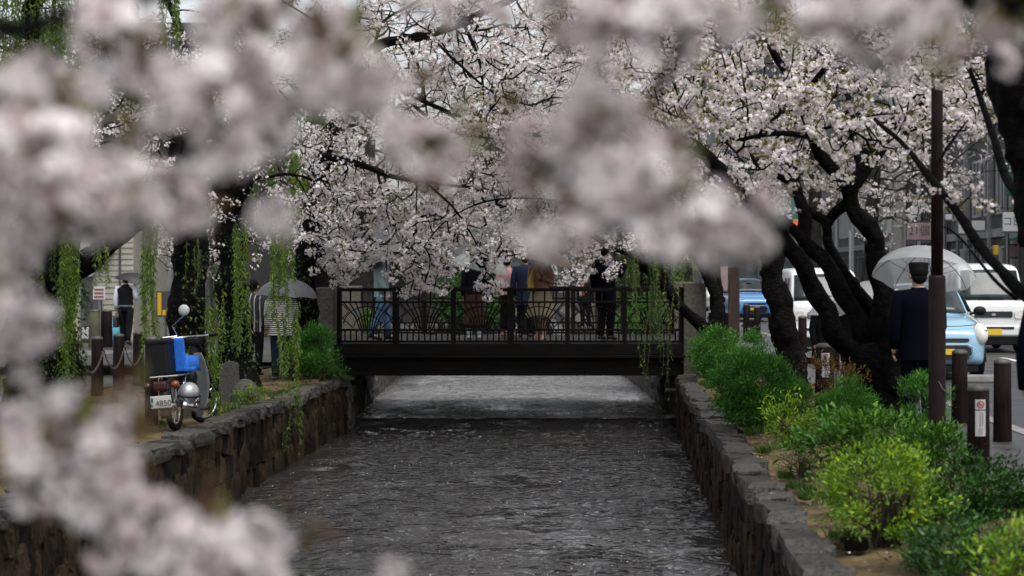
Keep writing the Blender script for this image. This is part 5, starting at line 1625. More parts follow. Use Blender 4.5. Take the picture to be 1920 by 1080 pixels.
def small_car(label, x, y, z, paint, rz=0.0):
    """a small upright hatchback, nose towards -y"""
    c = empty('parked_car', (x, y, z), rz, label, 'car')
    B = []
    for (yy, w, zb, zt, zc) in ((0.00, 0.50, 0.34, 0.66, 0.70), (0.05, 0.63, 0.24, 0.74, 0.78), (0.22, 0.71, 0.20, 0.83, 0.86), (0.50, 0.735, 0.19, 0.90, 0.93), (0.85, 0.737, 0.19, 0.96, 0.985), (1.1, 0.737, 0.19, 0.98, 1.0),
                                (2.2, 0.737, 0.19, 0.99, 1.0), (3.1, 0.73, 0.20, 0.99, 1.0), (3.35, 0.70, 0.24, 0.96, 0.98), (3.42, 0.60, 0.32, 0.85, 0.9)):
        B.append((yy, [(0, zc), (w * 0.6, zc - 0.01), (w * 0.90, zt), (w, zt - 0.14), (w, (zb + zt) / 2), (w * 0.985, zb + 0.06), (w * 0.9, zb), (0, zb)]))
    loft_body(B, 'body', M[paint], c)
    Rf = []
    for (yy, w0, w1, zr) in ((0.98, 0.66, 0.60, 1.02), (1.15, 0.68, 0.60, 1.16), (1.42, 0.69, 0.585, 1.40), (1.62, 0.69, 0.575, 1.485), (2.2, 0.69, 0.57, 1.51), (2.9, 0.68, 0.56, 1.48), (3.2, 0.67, 0.55, 1.40), (3.36, 0.66, 0.6, 1.04)):
        Rf.append((yy, [(0, zr), (w1 * 0.7, zr - 0.008), (w1, zr - 0.05), ((w0 + w1) / 2, (zr + 0.95) / 2), (w0, 0.95), (0, 0.95)]))
    loft_body(Rf, 'roof', M[paint], c)
    quad_panel('windscreen', [(-0.585, 1.005, 1.015), (0.585, 1.005, 1.015), (0.50, 1.50, 1.425), (-0.50, 1.50, 1.425)], M['glass'], c, 0.02, 6, 0.045)
    for s in (-1, 1):
        pts = [(s * 0.705, 1.18, 1.03), (s * 0.705, 3.05, 1.03), (s * 0.625, 2.95, 1.40), (s * 0.625, 1.62, 1.40)]
        if s < 0: pts = [pts[1], pts[0], pts[3], pts[2]]
        quad_panel('side_window', pts, M['glass'], c, 0.012, 3, 0.0)
        # lamp: upright teardrop wrapped round the wing
        hl = MB()
        for k, (f, zz) in enumerate(((0.0, 0),)):
            hl.ball((0, 0, 0), 0.125, 0.14, 0.18, 16, 10)
        o = hl.build('headlight', M['lamp'], c, smooth=True)
        o.location = (s * 0.60, 0.13, 0.71); o.rotation_euler = (R(-18), R(s * 12), R(s * 30))
        o2 = MB().ball((0, -0.055, 0.03), 0.045, 0.07, 0.05).build('lamp_bowl', M['chrome'], o, smooth=True)
        o2.location = (0, -0.03, 0)
        m = MB().ball((0, 0, 0), 0.105, 0.06, 0.075).build('door_mirror', M['black'], c, smooth=True)
        m.location = (s * 0.86, 1.22, 1.05)
        MB().tube([(s * 0.70, 1.24, 1.0), (s * 0.82, 1.23, 1.03)], 0.025, 6).build('mirror_arm', M['black'], c)
        for wy in (0.62, 2.85):
            wheel(c, s * 0.665, wy)
        # wheel arch lip
        MB().tube([(s * 0.738, 0.62 + 0.31 * math.cos(a), 0.27 + 0.31 * math.sin(a)) for a in np.linspace(0, math.pi, 12)], 0.012, 5).build('wheel_arch', M['black'], c)
        MB().tube([(s * 0.05, 0.99, 1.03), (s * 0.30, 1.10, 1.14)] if s < 0 else [(0.12, 0.97, 1.02), (0.42, 1.12, 1.15)], 0.010, 4).build('wiper', M['black'], c)
    MB().prism(rrect(0, 0.62, 0.80, 0.055, 0.026), -0.028, 0.06).build('upper_grille', M['grille'], c)
    MB().prism([(-0.37, 0.31), (0.37, 0.31), (0.44, 0.40), (0.43, 0.50), (0.36, 0.53), (-0.36, 0.53), (-0.43, 0.50), (-0.44, 0.40)], -0.022, 0.08).build('lower_grille', M['grille'], c)
    MB().tube([(-0.40, -0.03, 0.34), (-0.47, -0.02, 0.42), (-0.45, -0.03, 0.515), (-0.36, -0.035, 0.555), (0.36, -0.035, 0.555), (0.45, -0.03, 0.515), (0.47, -0.02, 0.42), (0.40, -0.03, 0.34)], 0.016, 6).build('grille_surround', M[paint], c, smooth=True)
    MB().bbox(-0.165, 0.165, -0.05, -0.03, 0.395, 0.485, 0.004).build('number_plate', M['plate_y'], c)
    MB().box(-0.55, 0.55, 0.0, 0.3, 0.13, 0.22).build('front_skirt', M['black'], c)
    MB().tube([(-0.62, 0.16, 0.86), (-0.3, 0.07, 0.835), (0, 0.05, 0.83), (0.3, 0.07, 0.835), (0.62, 0.16, 0.86)], 0.006, 4).build('bonnet_seam', M['black'], c)
    for s in (-1, 1):
        MB().tube([(s * 0.63, 0.30, 0.885), (s * 0.655, 0.7, 0.955), (s * 0.60, 0.98, 1.015)], 0.005, 4).build('bonnet_edge', M['black'], c)
    MB().bbox(-0.09, 0.09, 1.24, 1.29, 1.30, 1.35, 0.01).build('inner_mirror', M['black'], c)
    return c


def box_van(label, x, y, z, rz=0.0, plate=True, w=0.735, h=1.88):
    """a narrow flat-fronted van, nose towards -y"""
    c = empty('parked_van', (x, y, z), rz, label, 'van')
    B = []
    for (yy, ww, zb, zt) in ((0.0, w * 0.80, 0.36, 0.98), (0.06, w * 0.96, 0.28, 1.06), (0.20, w, 0.25, 1.12), (0.45, w, 0.24, 1.15), (2.6, w, 0.24, 1.15), (3.25, w, 0.26, 1.14), (3.35, w * 0.95, 0.34, 1.1)):
        B.append((yy, [(0, zt + 0.01), (ww * 0.6, zt + 0.005), (ww * 0.93, zt - 0.01), (ww, zt - 0.10), (ww, (zt + zb) / 2), (ww * 0.99, zb + 0.06), (ww * 0.92, zb), (0, zb)]))
    loft_body(B, 'body', M['vanwhite'], c)
    Rf = []
    for (yy, w0, w1, zr) in ((0.16, w * .95, w * .93, 1.10), (0.30, w * .97, w * .91, 1.36), (0.48, w * .98, w * .89, h - 0.14), (0.62, w * .98, w * .88, h - 0.02), (1.2, w * .98, w * .88, h), (2.9, w * .98, w * .88, h), (3.25, w * .97, w * .87, h - 0.04), (3.34, w * .95, w * .9, 1.2)):
        Rf.append((yy, [(0, zr), (w1 * 0.75, zr - 0.006), (w1 * 0.96, zr - 0.035), (w1, zr - 0.11), ((w0 + w1) / 2, (zr + 1.08) / 2), (w0, 1.06), (0, 1.06)]))
    loft_body(Rf, 'roof', M['vanwhite'], c)
    quad_panel('windscreen', [(-w * .86, 0.165, 1.10), (w * .86, 0.165, 1.10), (w * .80, 0.50, h - 0.17), (-w * .80, 0.50, h - 0.17)], M['glass'], c, 0.02, 6, 0.05)
    for s in (-1, 1):
        pts = [(s * (w * .985 + .004), 0.42, 1.13), (s * (w * .985 + .004), 1.25, 1.13), (s * (w * .90 + .006), 1.25, h - 0.22), (s * (w * .90 + .006), 0.62, h - 0.22)]
        if s < 0: pts = [pts[1], pts[0], pts[3], pts[2]]
        quad_panel('side_window', pts, M['glass'], c, 0.012, 3, 0.0)
        o = MB().prism(rrect(0, 0, 0.26, 0.17, 0.05), -0.02, 0.05).build('headlight', M['lamp'], c)
        o.location = (s * (w - 0.17), 0.02, 0.80); o.rotation_euler = (0, 0, R(s * 14))
        m = MB().bbox(-0.06, 0.06, -0.03, 0.03, -0.09, 0.09, 0.02).build('door_mirror', M['black'], c)
        m.location = (s * (w + 0.12), 0.36, 1.22)
        for wy in (0.55, 2.6):
            wheel(c, s * (w - 0.08), wy, 0.27, 0.15)
        MB().tube([(s * 0.05 - 0.25, 0.13, 1.105), (s * 0.05 + 0.2, 0.12, 1.12)], 0.010, 4).build('wiper', M['black'], c)
    MB().prism(rrect(0, 0.80, 0.80, 0.13, 0.03), -0.012, 0.05).build('grille', M['grille'], c)
    MB().prism(rrect(0, 0.80, 0.09, 0.05, 0.024), -0.02, 0.0).build('badge', M['chrome'], c)
    MB().bbox(-w * .97, w * .97, -0.05, 0.06, 0.36, 0.56, 0.03).build('bumper', M['vanwhite'], c)
    MB().box(-0.42, 0.42, -0.056, 0.0, 0.49, 0.545).build('bumper_vent', M['grille'], c)
    MB().bbox(-w * .9, w * .9, 0.0, 0.4, 0.16, 0.34, 0.03).build('front_skirt', M['black'], c)
    if plate:
        p = MB().bbox(-0.165, 0.165, -0.072, -0.055, 0.37, 0.50, 0.004).build('number_plate', M['plate_y'], c)
    return c


small_car('pale blue hatchback parked nose on behind the lamp post and navy suit', 5.13, 30.7, -0.03, 'lblue', R(3))
box_van('white box van with a yellow number plate right of the pale blue hatchback', 7.98, 41.5, -0.03, R(2))
box_van('white box van glimpsed between the straight trunk and the stems of the big cherry', 4.40, 40.5, -0.03, R(2), w=0.76, h=1.78)
small_car('blue car far up the street between timber post and straight trunk', 5.0, 69, -0.03, 'cblue', R(6))
small_car('whitish car farthest up the street left of the timber post', 4.75, 84, -0.03, 'vanwhite', R(4))

# ---- the scooter ------------------------------------------------------------------
SY = 22.3
sc_ = empty('parked_scooter', (P(330, 0, SY).x, SY, -0.15), R(-4), 'black step-through scooter with blue seat cover, delivery box and plate', 'scooter', ry=R(-5))
# local: +y is forward (away from the camera), x to the right


def tyre(name, y, r, parent, steer=0.0, x=0.0):
    e = bpy.data.objects.new(name, None)
    link(e, parent); e.location = (x, y, r); e.rotation_euler = (0, 0, steer)
    mb = MB()
    path = [(0, (r - 0.035) * math.cos(a), (r - 0.035) * math.sin(a)) for a in np.linspace(0, 2 * math.pi, 33)]
    mb.tube(path, 0.036, 8, False)
    mb.build('tyre', M['rubber'], e, smooth=True)
    mb = MB()
    mb.tube([(0, (r - 0.068) * math.cos(a), (r - 0.068) * math.sin(a)) for a in np.linspace(0, 2 * math.pi, 33)], 0.013, 6, False)
    mb.build('rim', M['chrome'], e, smooth=True)
    mb = MB().lathe([(0.05, -0.045), (0.06, -0.03), (0.06, 0.03), (0.05, 0.045)], 14, (0, 0, 0), 'X')
    for k in range(18):
        a = 2 * math.pi * k / 18
        mb.tube([(0.03 * (-1) ** k, 0.05 * math.cos(a), 0.05 * math.sin(a)), (0, (r - 0.07) * math.cos(a + .25), (r - 0.07) * math.sin(a + .25))], 0.003, 4, False)
    mb.build('spokes', M['chrome'], e)
    return e


wr = tyre('rear_wheel', 0.0, 0.29, sc_)
wf = tyre('front_wheel', 1.14, 0.29, sc_, R(-26), 0.02)
MB().tube([(0, 0.33 * math.cos(a), 0.29 + 0.33 * math.sin(a)) for a in np.linspace(R(15), R(200), 14)], 0.062, 8, True, 0, 1).build('rear_fender', M['black'], sc_, smooth=True)
MB().tube([(0.02, 1.14 + 0.32 * math.cos(a), 0.29 + 0.32 * math.sin(a)) for a in np.linspace(R(20), R(175), 12)], 0.055, 8).build('front_fender', M['black'], sc_, smooth=True)
for s in (-1, 1):
    MB().tube([(s * 0.085 + 0.01, 1.14, 0.29), (s * 0.08 + 0.01, 1.06, 0.55), (s * 0.05, 0.98, 0.80)], 0.022, 7).build('fork_leg', M['black'], sc_, smooth=True)
    MB().tube([(s * 0.10, 0.0, 0.29), (s * 0.12, 0.10, 0.62)], 0.024, 8).build('shock_absorber', M['chrome'], sc_, smooth=True)
    MB().tube([(s * 0.075, 0.0, 0.28), (s * 0.075, 0.5, 0.30)], 0.02, 6).build('swing_arm', M['black'], sc_)
MB().tube([(0, 0.05, 0.66), (0, 0.38, 0.58), (0, 0.62, 0.42), (0, 0.86, 0.60), (0, 0.98, 0.90)], [0.09, 0.10, 0.075, 0.06, 0.05], 10).build('frame', M['black'], sc_, smooth=True)
MB().bbox(-0.11, 0.11, 0.38, 0.68, 0.22, 0.42, 0.04).build('engine', M['steel'], sc_, smooth=False)
MB().lathe([(0.075, 0.10), (0.085, 0.12), (0.07, 0.15), (0.02, 0.155)], 18, (0, 0.50, 0.30), 'X').build('engine_cover', M['chrome'], sc_, smooth=True)
MB().tube([(0.10, 0.62, 0.26), (0.15, 0.45, 0.20), (0.17, 0.22, 0.23), (0.175, -0.22, 0.29)], [0.018, 0.02, 0.042, 0.046], 12).build('muffler', M['chrome'], sc_, smooth=True)
MB().tube([(0.10, 0.50, 0.20), (0.24, 0.52, 0.20), (0.27, 0.52, 0.21)], 0.014, 6).build('foot_peg', M['black'], sc_)
MB().tube([(-0.22, 0.42, 0.02), (-0.10, 0.46, 0.22)], 0.012, 6).build('side_stand', M['steel'], sc_)
# seat with its blue cloth
MB().bbox(-0.12, 0.14, 0.10, 0.52, 0.70, 0.80, 0.035).build('seat', M['black'], sc_, smooth=False)
sv, sf = [], []
for i in range(9):
    v = i / 8
    prof = [(-0.10, 0.70), (-0.10, 0.815), (0.0, 0.825), (0.11, 0.818), (0.165, 0.80), (0.172, 0.72), (0.176, 0.655 - 0.02 * math.sin(i))]
    for (x_, z_) in prof:
        sv.append((x_ + 0.004 * math.sin(i * 2), 0.04 + 0.54 * v, z_ + 0.006 * math.sin(i * 1.7 + x_ * 30)))
for i in range(8):
    for j in range(6):
        sf.append((i * 7 + j, i * 7 + j + 1, (i + 1) * 7 + j + 1, (i + 1) * 7 + j))
o = MB().add(sv, sf).build('seat_cover', M['blue_cloth'], sc_, smooth=True, fixn=False)
md = o.modifiers.new('Solidify', 'SOLIDIFY'); md.thickness = 0.012
# a raised back of blue cloth against the box
MB().bbox(0.055, 0.175, -0.005, 0.03, 0.66, 1.035, 0.012).build('seat_cover', M['blue_cloth'], sc_)
MB().bbox(0.09, 0.26, 0.02, 0.14, 0.655, 0.70, 0.015).build('seat_cover', M['blue_cloth'], sc_)
# delivery box
MB().bbox(-0.17, 0.06, -0.30, -0.012, 0.64, 1.00, 0.02).build('delivery_box', M['black'], sc_)
MB().bbox(-0.18, 0.07, -0.31, -0.004, 0.985, 1.035, 0.015).build('box_lid', M['black'], sc_)
MB().tube([(-0.15, -0.30, 0.625), (0.16, -0.30, 0.625), (0.18, -0.05, 0.625), (0.17, 0.1, 0.625)], 0.011, 6).build('luggage_rack', M['chrome'], sc_)
MB().bbox(-0.11, 0.05, -0.37, -0.28, 0.47, 0.58, 0.03).build('tail_light', M['tail_red'], sc_)
for x_ in (-0.185, 0.125):
    MB().ball((x_, -0.30, 0.53), 0.05, 0.05, 0.045).build('indicator', M['amber'] if x_ > 0 else M['tail_red'], sc_, smooth=True)
pl = MB().bbox(-0.135, 0.095, -0.41, -0.396, 0.285, 0.42, 0.006).build('number_plate', M['plate_w'], sc_)
text('plate_number', '4850', 0.090, (0.010, -0.4145, 0.335), (R(90), 0, 0), M['ink'], pl)
text('plate_letter', 'B', 0.05, (-0.122, -0.4145, 0.318), (R(90), 0, 0), M['ink'], pl)
MB().bbox(-0.128, -0.104, -0.414, -0.409, 0.352, 0.40, 0.002).build('plate_sticker', M['teal'], pl)
MB().bbox(-0.055, 0.045, -0.39, -0.36, 0.195, 0.245, 0.01).build('reflector', M['tail_red'], sc_)
# leg shields: two long curved plastic wings
for s in (-1, 1):
    V, F = [], []
    for i in range(9):
        t_ = i / 8
        zz = 0.84 - 0.74 * t_
        wv = 0.08 + 0.12 * math.sin(math.pi * min(1, t_ * 0.9 + 0.08)) ** 0.8
        for j in range(5):
            u = j / 4
            V.append((s * (0.03 + wv * u), 0.86 - 0.10 * t_ - 0.10 * u * u, zz))
    for i in range(8):
        for j in range(4):
            F.append((i * 5 + j, i * 5 + j + 1, (i + 1) * 5 + j + 1, (i + 1) * 5 + j))
    o = MB().add(V, F).build('leg_shield', M['shield'], sc_, smooth=True, fixn=False)
    md = o.modifiers.new('Solidify', 'SOLIDIFY'); md.thickness = 0.006
# handlebar, lamp, mirrors
MB().bbox(-0.09, 0.09, 0.92, 1.10, 0.92, 1.04, 0.04).build('headlamp_cowl', M['black'], sc_)
MB().tube([(-0.33, 0.82, 1.03), (-0.15, 0.95, 1.03), (0.15, 0.95, 1.03), (0.33, 0.82, 1.03)], 0.014, 8).build('handlebar', M['chrome'], sc_, smooth=True)
for s in (-1, 1):
    MB().tube([(s * 0.34, 0.81, 1.03), (s * 0.23, 0.885, 1.03)], 0.02, 8).build('grip', M['black'], sc_)
    MB().tube([(s * 0.33, 0.88, 1.045), (s * 0.18, 0.98, 1.05)], 0.007, 5).build('brake_lever', M['chrome'], sc_)
    mr = MB().tube([(s * 0.16, 0.93, 1.04), (s * 0.20, 0.88, 1.17), (s * 0.22 if s > 0 else -0.04, 0.86, 1.29)], 0.006, 6).build('mirror_stalk', M['chrome'], sc_)
    xm, zm = (0.22, 1.18) if s > 0 else (-0.04, 1.345)
    if s > 0:
        continue
    MB().lathe([(0.01, 0.03), (0.05, 0.022), (0.066, 0.0), (0.062, -0.012), (0.01, -0.014)], 20, (xm, 0.86, zm), 'Y').build('mirror', M['winframe'], mr, smooth=True)
MB().tube([(0.06, 0.96, 1.0), (0.05, 1.02, 0.8), (0.02, 0.9, 0.6)], 0.008, 5).build('cable', M['black'], sc_)
hm = empty('helmet', sc_.matrix_basis @ Vector((0.20, -0.06, 0.42)), R(0), 'silver open helmet hanging on the flank of the scooter', 'helmet')
MB().ball((0, 0, 0), 0.118, 0.135, 0.118, 22, 14).build('shell', M['silver'], hm, smooth=True)
MB().tube([(0.125 * math.cos(a), 0.14 * math.sin(a), -0.045) for a in np.linspace(0, 2 * math.pi, 25)], 0.011, 6, False).build('edge_trim', M['black'], hm, smooth=True)
MB().tube([(0.10, 0.02, -0.08), (0.05, -0.02, -0.17), (-0.04, 0.02, -0.16), (-0.09, 0.03, -0.06)], 0.007, 5).build('chin_strap', M['black'], hm)

# ================================================================== BUILDINGS
def windows_on(parent, face, items, frame, glass='winglass', mull=1):
    """items: (u0, u1, z0, z1) on a wall plane; face = ('Y', y) or ('X', x): the plane and the side it looks to"""
    ax, d = face
    for (u0, u1, z0, z1) in items:
        f, p = MB(), MB()
        t = 0.06
        def bx(a0, a1, b0, b1, o0, o1, m):
            if ax == 'Y': m.box(a0, a1, d - o1, d - o0, b0, b1)
            else: m.box(d - o1, d - o0, a0, a1, b0, b1)
        bx(u0 - t, u0, z0 - t, z1 + t, 0.0, 0.08, f); bx(u1, u1 + t, z0 - t, z1 + t, 0.0, 0.08, f)
        bx(u0, u1, z0 - t, z0, 0.0, 0.08, f); bx(u0, u1, z1, z1 + t, 0.0, 0.08, f)
        for k in range(mull):
            m_ = u0 + (u1 - u0) * (k + 1) / (mull + 1)
            bx(m_ - 0.025, m_ + 0.025, z0, z1, 0.0, 0.07, f)
        w = f.build('window', M[frame], parent)
        bx(u0, u1, z0, z1, 0.012, 0.03, p)
        p.build('pane', M[glass], w)


def cx(px, Y): return (px - VX) * Y / FPX


# cream house at the end of the lane
b = empty('house', (0, 0, 0), 0, 'cream house with boarded siding behind the man in a waistcoat', 'house')
xa, xb, yf = cx(110, 51), cx(251, 51), 51
MB().box(xa - 6, xb, yf, yf + 9, -0.2, 5.2).build('wall', M['cream'], b)
zz = 1.5
for k in range(26):
    z0 = 0.55 + k * 0.145
    MB().prism([(yf - 0.004, z0), (yf - 0.03, z0), (yf - 0.008, z0 + 0.138), (yf - 0.004, z0 + 0.138)], cx(176, yf), xb - 0.01, 'YZ').build('siding_board', M['cream'], b)
MB().box(cx(190, yf), cx(252, yf), yf - 0.06, yf - 0.031, 0.40, 0.50).build('trim_band', M['winframe'], b)
MB().box(cx(152, yf), cx(174, yf), yf - 0.05, yf - 0.002, -0.1, 1.55).build('door', M['greywall'], b)
MB().box(cx(150, yf), cx(178, yf), yf - 0.09, yf - 0.051, 1.555, 1.66).build('door_lintel', M['winframe'], b)
MB().box(cx(158, yf), cx(216, yf), yf - 0.45, yf - 0.031, 2.18, 2.26).build('eave_shelf', M['galv'], b)
MB().box(cx(178, yf), cx(193, yf), yf - 0.18, yf - 0.05, -0.1, 1.02).build('meter_cupboard', M['greywall'], b)
MB().tube([(cx(226, yf), yf - 0.06, 0.5), (cx(226, yf), yf - 0.06, 4.6)], 0.03, 6).build('drain_pipe', M['greywall'], b)
MB().prism([(xa - 6.4, 5.2), (xb + 0.3, 5.2), (xb - 2.5, 7.0), (xa - 3.8, 7.0)], yf - 0.5, yf + 9.5).build('roof', M['slate'], b)
windows_on(b, ('Y', yf), [(cx(30, yf), cx(95, yf), 0.9, 2.3)], 'winframe_d', mull=2)
# dark timber house across the lane, with a shutter
b = empty('house', (0, 0, 0), 0, 'dark timber house with grey corrugated shutter behind the scooter', 'house')
yf = 55
xa, xb = cx(252, yf), cx(470, yf)
MB().box(xa, xb, yf, yf + 8, -0.2, 5.6).build('wall', M['darkwall'], b)
sh = MB()
for k in range(14):
    sh.tube([(cx(298, yf) + k * 0.025 * 1.2, yf - 0.02, -0.1), (cx(298, yf) + k * 0.025 * 1.2, yf - 0.02, 2.4)], 0.017, 5)
sh.build('shutter', M['galv'], b)
MB().box(cx(262, yf), cx(286, yf), yf - 0.14, yf - 0.002, -0.1, 3.2).build('grey_panel', M['greywall'], b)
MB().box(cx(255, yf), cx(261, yf), yf - 0.10, yf - 0.002, -0.1, 3.6).build('corner_post', M['darkwall'], b)
windows_on(b, ('Y', yf), [(cx(330, yf), cx(390, yf), 0.7, 1.9), (cx(405, yf), cx(450, yf), 0.7, 1.9), (cx(290, yf), cx(360, yf), 3.2, 4.4)], 'winframe_d', mull=3)
MB().prism([(xa - 0.4, 5.6), (xb + 0.4, 5.6), (xb - 2, 7.2), (xa + 2, 7.2)], yf - 0.6, yf + 8.5).build('roof', M['slate'], b)
s = empty('shop_sign', (cx(310, 53), 53, 0), 0, 'yellow and dark striped sign left of the leaning willow', 'sign')
MB().box(-0.24, 0.24, -0.03, 0.03, 0.48, 1.16).build('board', M['ink'], s)
for k, (x0, x1, z0, z1) in enumerate(((-0.20, -0.10, 0.52, 1.12), (-0.07, 0.02, 0.52, 0.66), (0.05, 0.14, 0.52, 0.72))):
    MB().box(x0, x1, -0.045, -0.031, z0, z1).build('bar', M['yellow'], s)
MB().tube([(0, 0.06, -0.2), (0, 0.06, 0.6)], 0.03, 6).build('sign_post', M['steel'], s)
n = empty('notice_board', (cx(186, 50.2), 50.2, 0), 0, 'small red and white notice by the cream house door', 'notice')
MB().box(-0.15, 0.15, -0.02, 0.02, 0.98, 1.30).build('board', M['white'], n)
for k in range(3):
    MB().box(-0.12, 0.12, -0.03, -0.021, 1.02 + k * 0.09, 1.07 + k * 0.09).build('print_line', M['hazard'], n)
MB().box(-0.03, 0.03, 0.021, 0.06, -0.1, 1.1).build('stake', M['steel'], n)
tag(MB().bbox(cx(155, 49), cx(171, 49), 48.9, 49.2, 0.02, 0.30, 0.02).build('white_crate', M['winframe']), 'white plastic crate on top of boxes by the cream house', 'crate')
tag(MB().bbox(cx(155, 49), cx(171, 49), 48.85, 49.25, -0.08, 0.015, 0.02).build('cardboard_box', M['wood_brown']), 'flat brown box under the white crate by the cream house', 'box')
tag(MB().ball((cx(215, 48.5), 48.5, 0.2), 0.13, 0.13, 0.30).build('plastic_bag', M['bluebag'], smooth=True), 'pale blue plastic bag by the hand of the man in a waistcoat', 'bag')
tag(MB().bbox(cx(193, 49.5), cx(198, 49.5), 49.4, 49.6, -0.08, 0.62, 0.02).build('rubbish_net', M['bluebag']), 'folded blue net hanging by the dark far post', 'net')

# long dark machiya behind the bridge
b = empty('house', (0, 0, 0), 0, 'low dark timber house with white framed windows behind the bridge', 'house')
yf = 72
xa, xb = cx(560, yf), cx(905, yf)
MB().box(xa, xb, yf, yf + 9, -0.2, 2.1).build('wall', M['greywall'], b)
MB().prism([(yf - 0.9, 2.08), (yf + 4.5, 4.6), (yf + 10, 2.08)], xa - 0.6, xb + 0.6, 'YZ').build('roof', M['slate'], b)
MB().box(cx(675, yf), cx(695, yf), yf - 0.05, yf - 0.002, -0.1, 2.0).build('dark_panel', M['darkwall'], b)
MB().box(cx(745, yf), cx(900, yf), yf - 0.05, yf - 0.002, -0.1, 2.0).build('dark_panel', M['darkwall'], b)
windows_on(b, ('Y', yf - 0.052), [(cx(773, yf), cx(786, yf), 1.28, 1.78), (cx(820, yf), cx(850, yf), 1.1, 1.7)], 'winframe', mull=1)
b2 = empty('house', (0, 0, 0), 0, 'tall dark house far behind the canal trees', 'house')
MB().box(-9, 5, 124, 134, -0.2, 9).build('wall', M['darkwall'], b2)
windows_on(b2, ('Y', 124), [(-7 + 2.4 * k, -5.6 + 2.4 * k, z, z + 1.3) for k in range(5) for z in (1.2, 4.4)], 'winframe_d')
MB().prism([(-9.6, 9), (5.6, 9), (2, 12), (-6, 12)], 123.5, 134.5).build('roof', M['slate'], b2)

# shop row across the street: façades looking to the road (-x)
XF = 11.6
rows = [('brown tiled shop house with a teal awning near the picture edge', 46, 57, 'brownwall', 9), ('grey office house with tall window strips behind the lamp post', 57, 70, 'greywall', 11),
        ('dark narrow house with vertical steel fins across the street', 70, 82, 'darkwall', 9.5), ('pale rendered house far along the shop row', 82, 104, 'greywall', 8.5)]
for i, (lab, ya, yb, m, h) in enumerate(rows):
    b = empty('shop_house', (0, 0, 0), 0, lab, 'building')
    xo = XF + (0.0, 0.25, 0.05, 0.3)[i]
    MB().box(xo, xo + 9, ya + 0.02, yb - 0.02, -0.2, h).build('wall', M[m], b)
    MB().box(xo - 0.12, xo + 0.0, ya + 0.1, yb - 0.1, 2.75, 3.0).build('string_course', M['galv' if i % 2 else 'greywall'], b)
    MB().box(xo - 0.04, xo - 0.002, ya + 0.6, yb - 0.6, 0.1, 2.6).build('shop_front', M['darkwall'], b)
    n = int((yb - ya) / 2.0)
    its = []
    for k in range(n):
        y0 = ya + 0.7 + k * (yb - ya - 1.0) / n
        its += [(y0, y0 + 1.1, 3.5, 5.2), (y0, y0 + 1.1, 6.3, 7.9)]
    windows_on(b, ('X', xo), its, 'winframe' if i in (1, 3) else 'winframe_d')
    gl = [(ya + 1.0 + k * 2.2, ya + 2.8 + k * 2.2, 0.3, 2.4) for k in range(int((yb - ya - 1.6) / 2.2))]
    windows_on(b, ('X', xo - 0.042), gl, 'winframe' if i == 1 else 'winframe_d')
    for k in range(4):
        yk = ya + 0.4 + k * (yb - ya - 0.8) / 3
        MB().box(xo - 0.22, xo - 0.125, yk - 0.09, yk + 0.09, 0.08, h - 0.6).build('fin', M['galv' if i < 2 else 'winframe'], b)
    if i == 0:
        MB().prism([(xo - 1.2, 2.55), (xo - 0.23, 3.0), (xo - 0.23, 2.93), (xo - 1.2, 2.48)], ya + 1, yb - 4).build('awning', M['teal'], b)
b3 = empty('office_block', (0, 0, 0), 0, 'large grey office block closing the view at the far end of the street', 'building')
MB().box(3, 40, 150, 165, -0.2, 21).build('wall', M['farwall'], b3)
windows_on(b3, ('Y', 150), [(4.2 + 2.6 * k, 5.9 + 2.6 * k, z, z + 1.5) for k in range(9) for z in (1.2, 4.6, 8.0, 11.4, 14.8)], 'winframe_d')
b4 = empty('office_block', (0, 0, 0), 0, 'dark tall block behind the cream house at the end of the lane', 'building')
MB().box(-48, -17, 90, 100, -0.2, 13).build('wall', M['farwall'], b4)
windows_on(b4, ('Y', 90), [(-31 + 2.6 * k, -29.4 + 2.6 * k, z, z + 1.5) for k in range(5) for z in (4.6, 8.0, 11.0)], 'winframe_d')
# signs along the shop row, facing up the street towards us
def board(name, label, px0, px1, py0, py1, Y, mat, txt=None, txm='ink', size=0.3, cat='sign', arm=True):
    a, b_ = P(px0, py1, Y), P(px1, py0, Y)
    s = empty(name, (a.x, Y, 0), 0, label, cat)
    w = b_.x - a.x
    MB().bbox(0, w, -0.06, 0.06, a.z, b_.z, 0.012).build('panel', M[mat], s)
    MB().box(-0.025, w + 0.025, -0.05, 0.05, b_.z + 0.003, b_.z + 0.04).build('frame', M['winframe_d'], s)
    MB().box(-0.025, w + 0.025, -0.05, 0.05, a.z - 0.04, a.z - 0.003).build('frame', M['winframe_d'], s)
    if arm:
        MB().box(w * .4, w * .6, 0.07, 0.6, a.z + (b_.z - a.z) * .4, a.z + (b_.z - a.z) * .6).build('bracket', M['steel'], s)
        MB().tube([(w * .5, 0.62, -0.1), (w * .5, 0.62, b_.z)], 0.05, 8).build('sign_post', M['steel'], s)
    if txt:
        text('lettering', txt, size, (w / 2, -0.064, (a.z + b_.z) / 2), (R(90), 0, 0), M[txm], s)
    return s


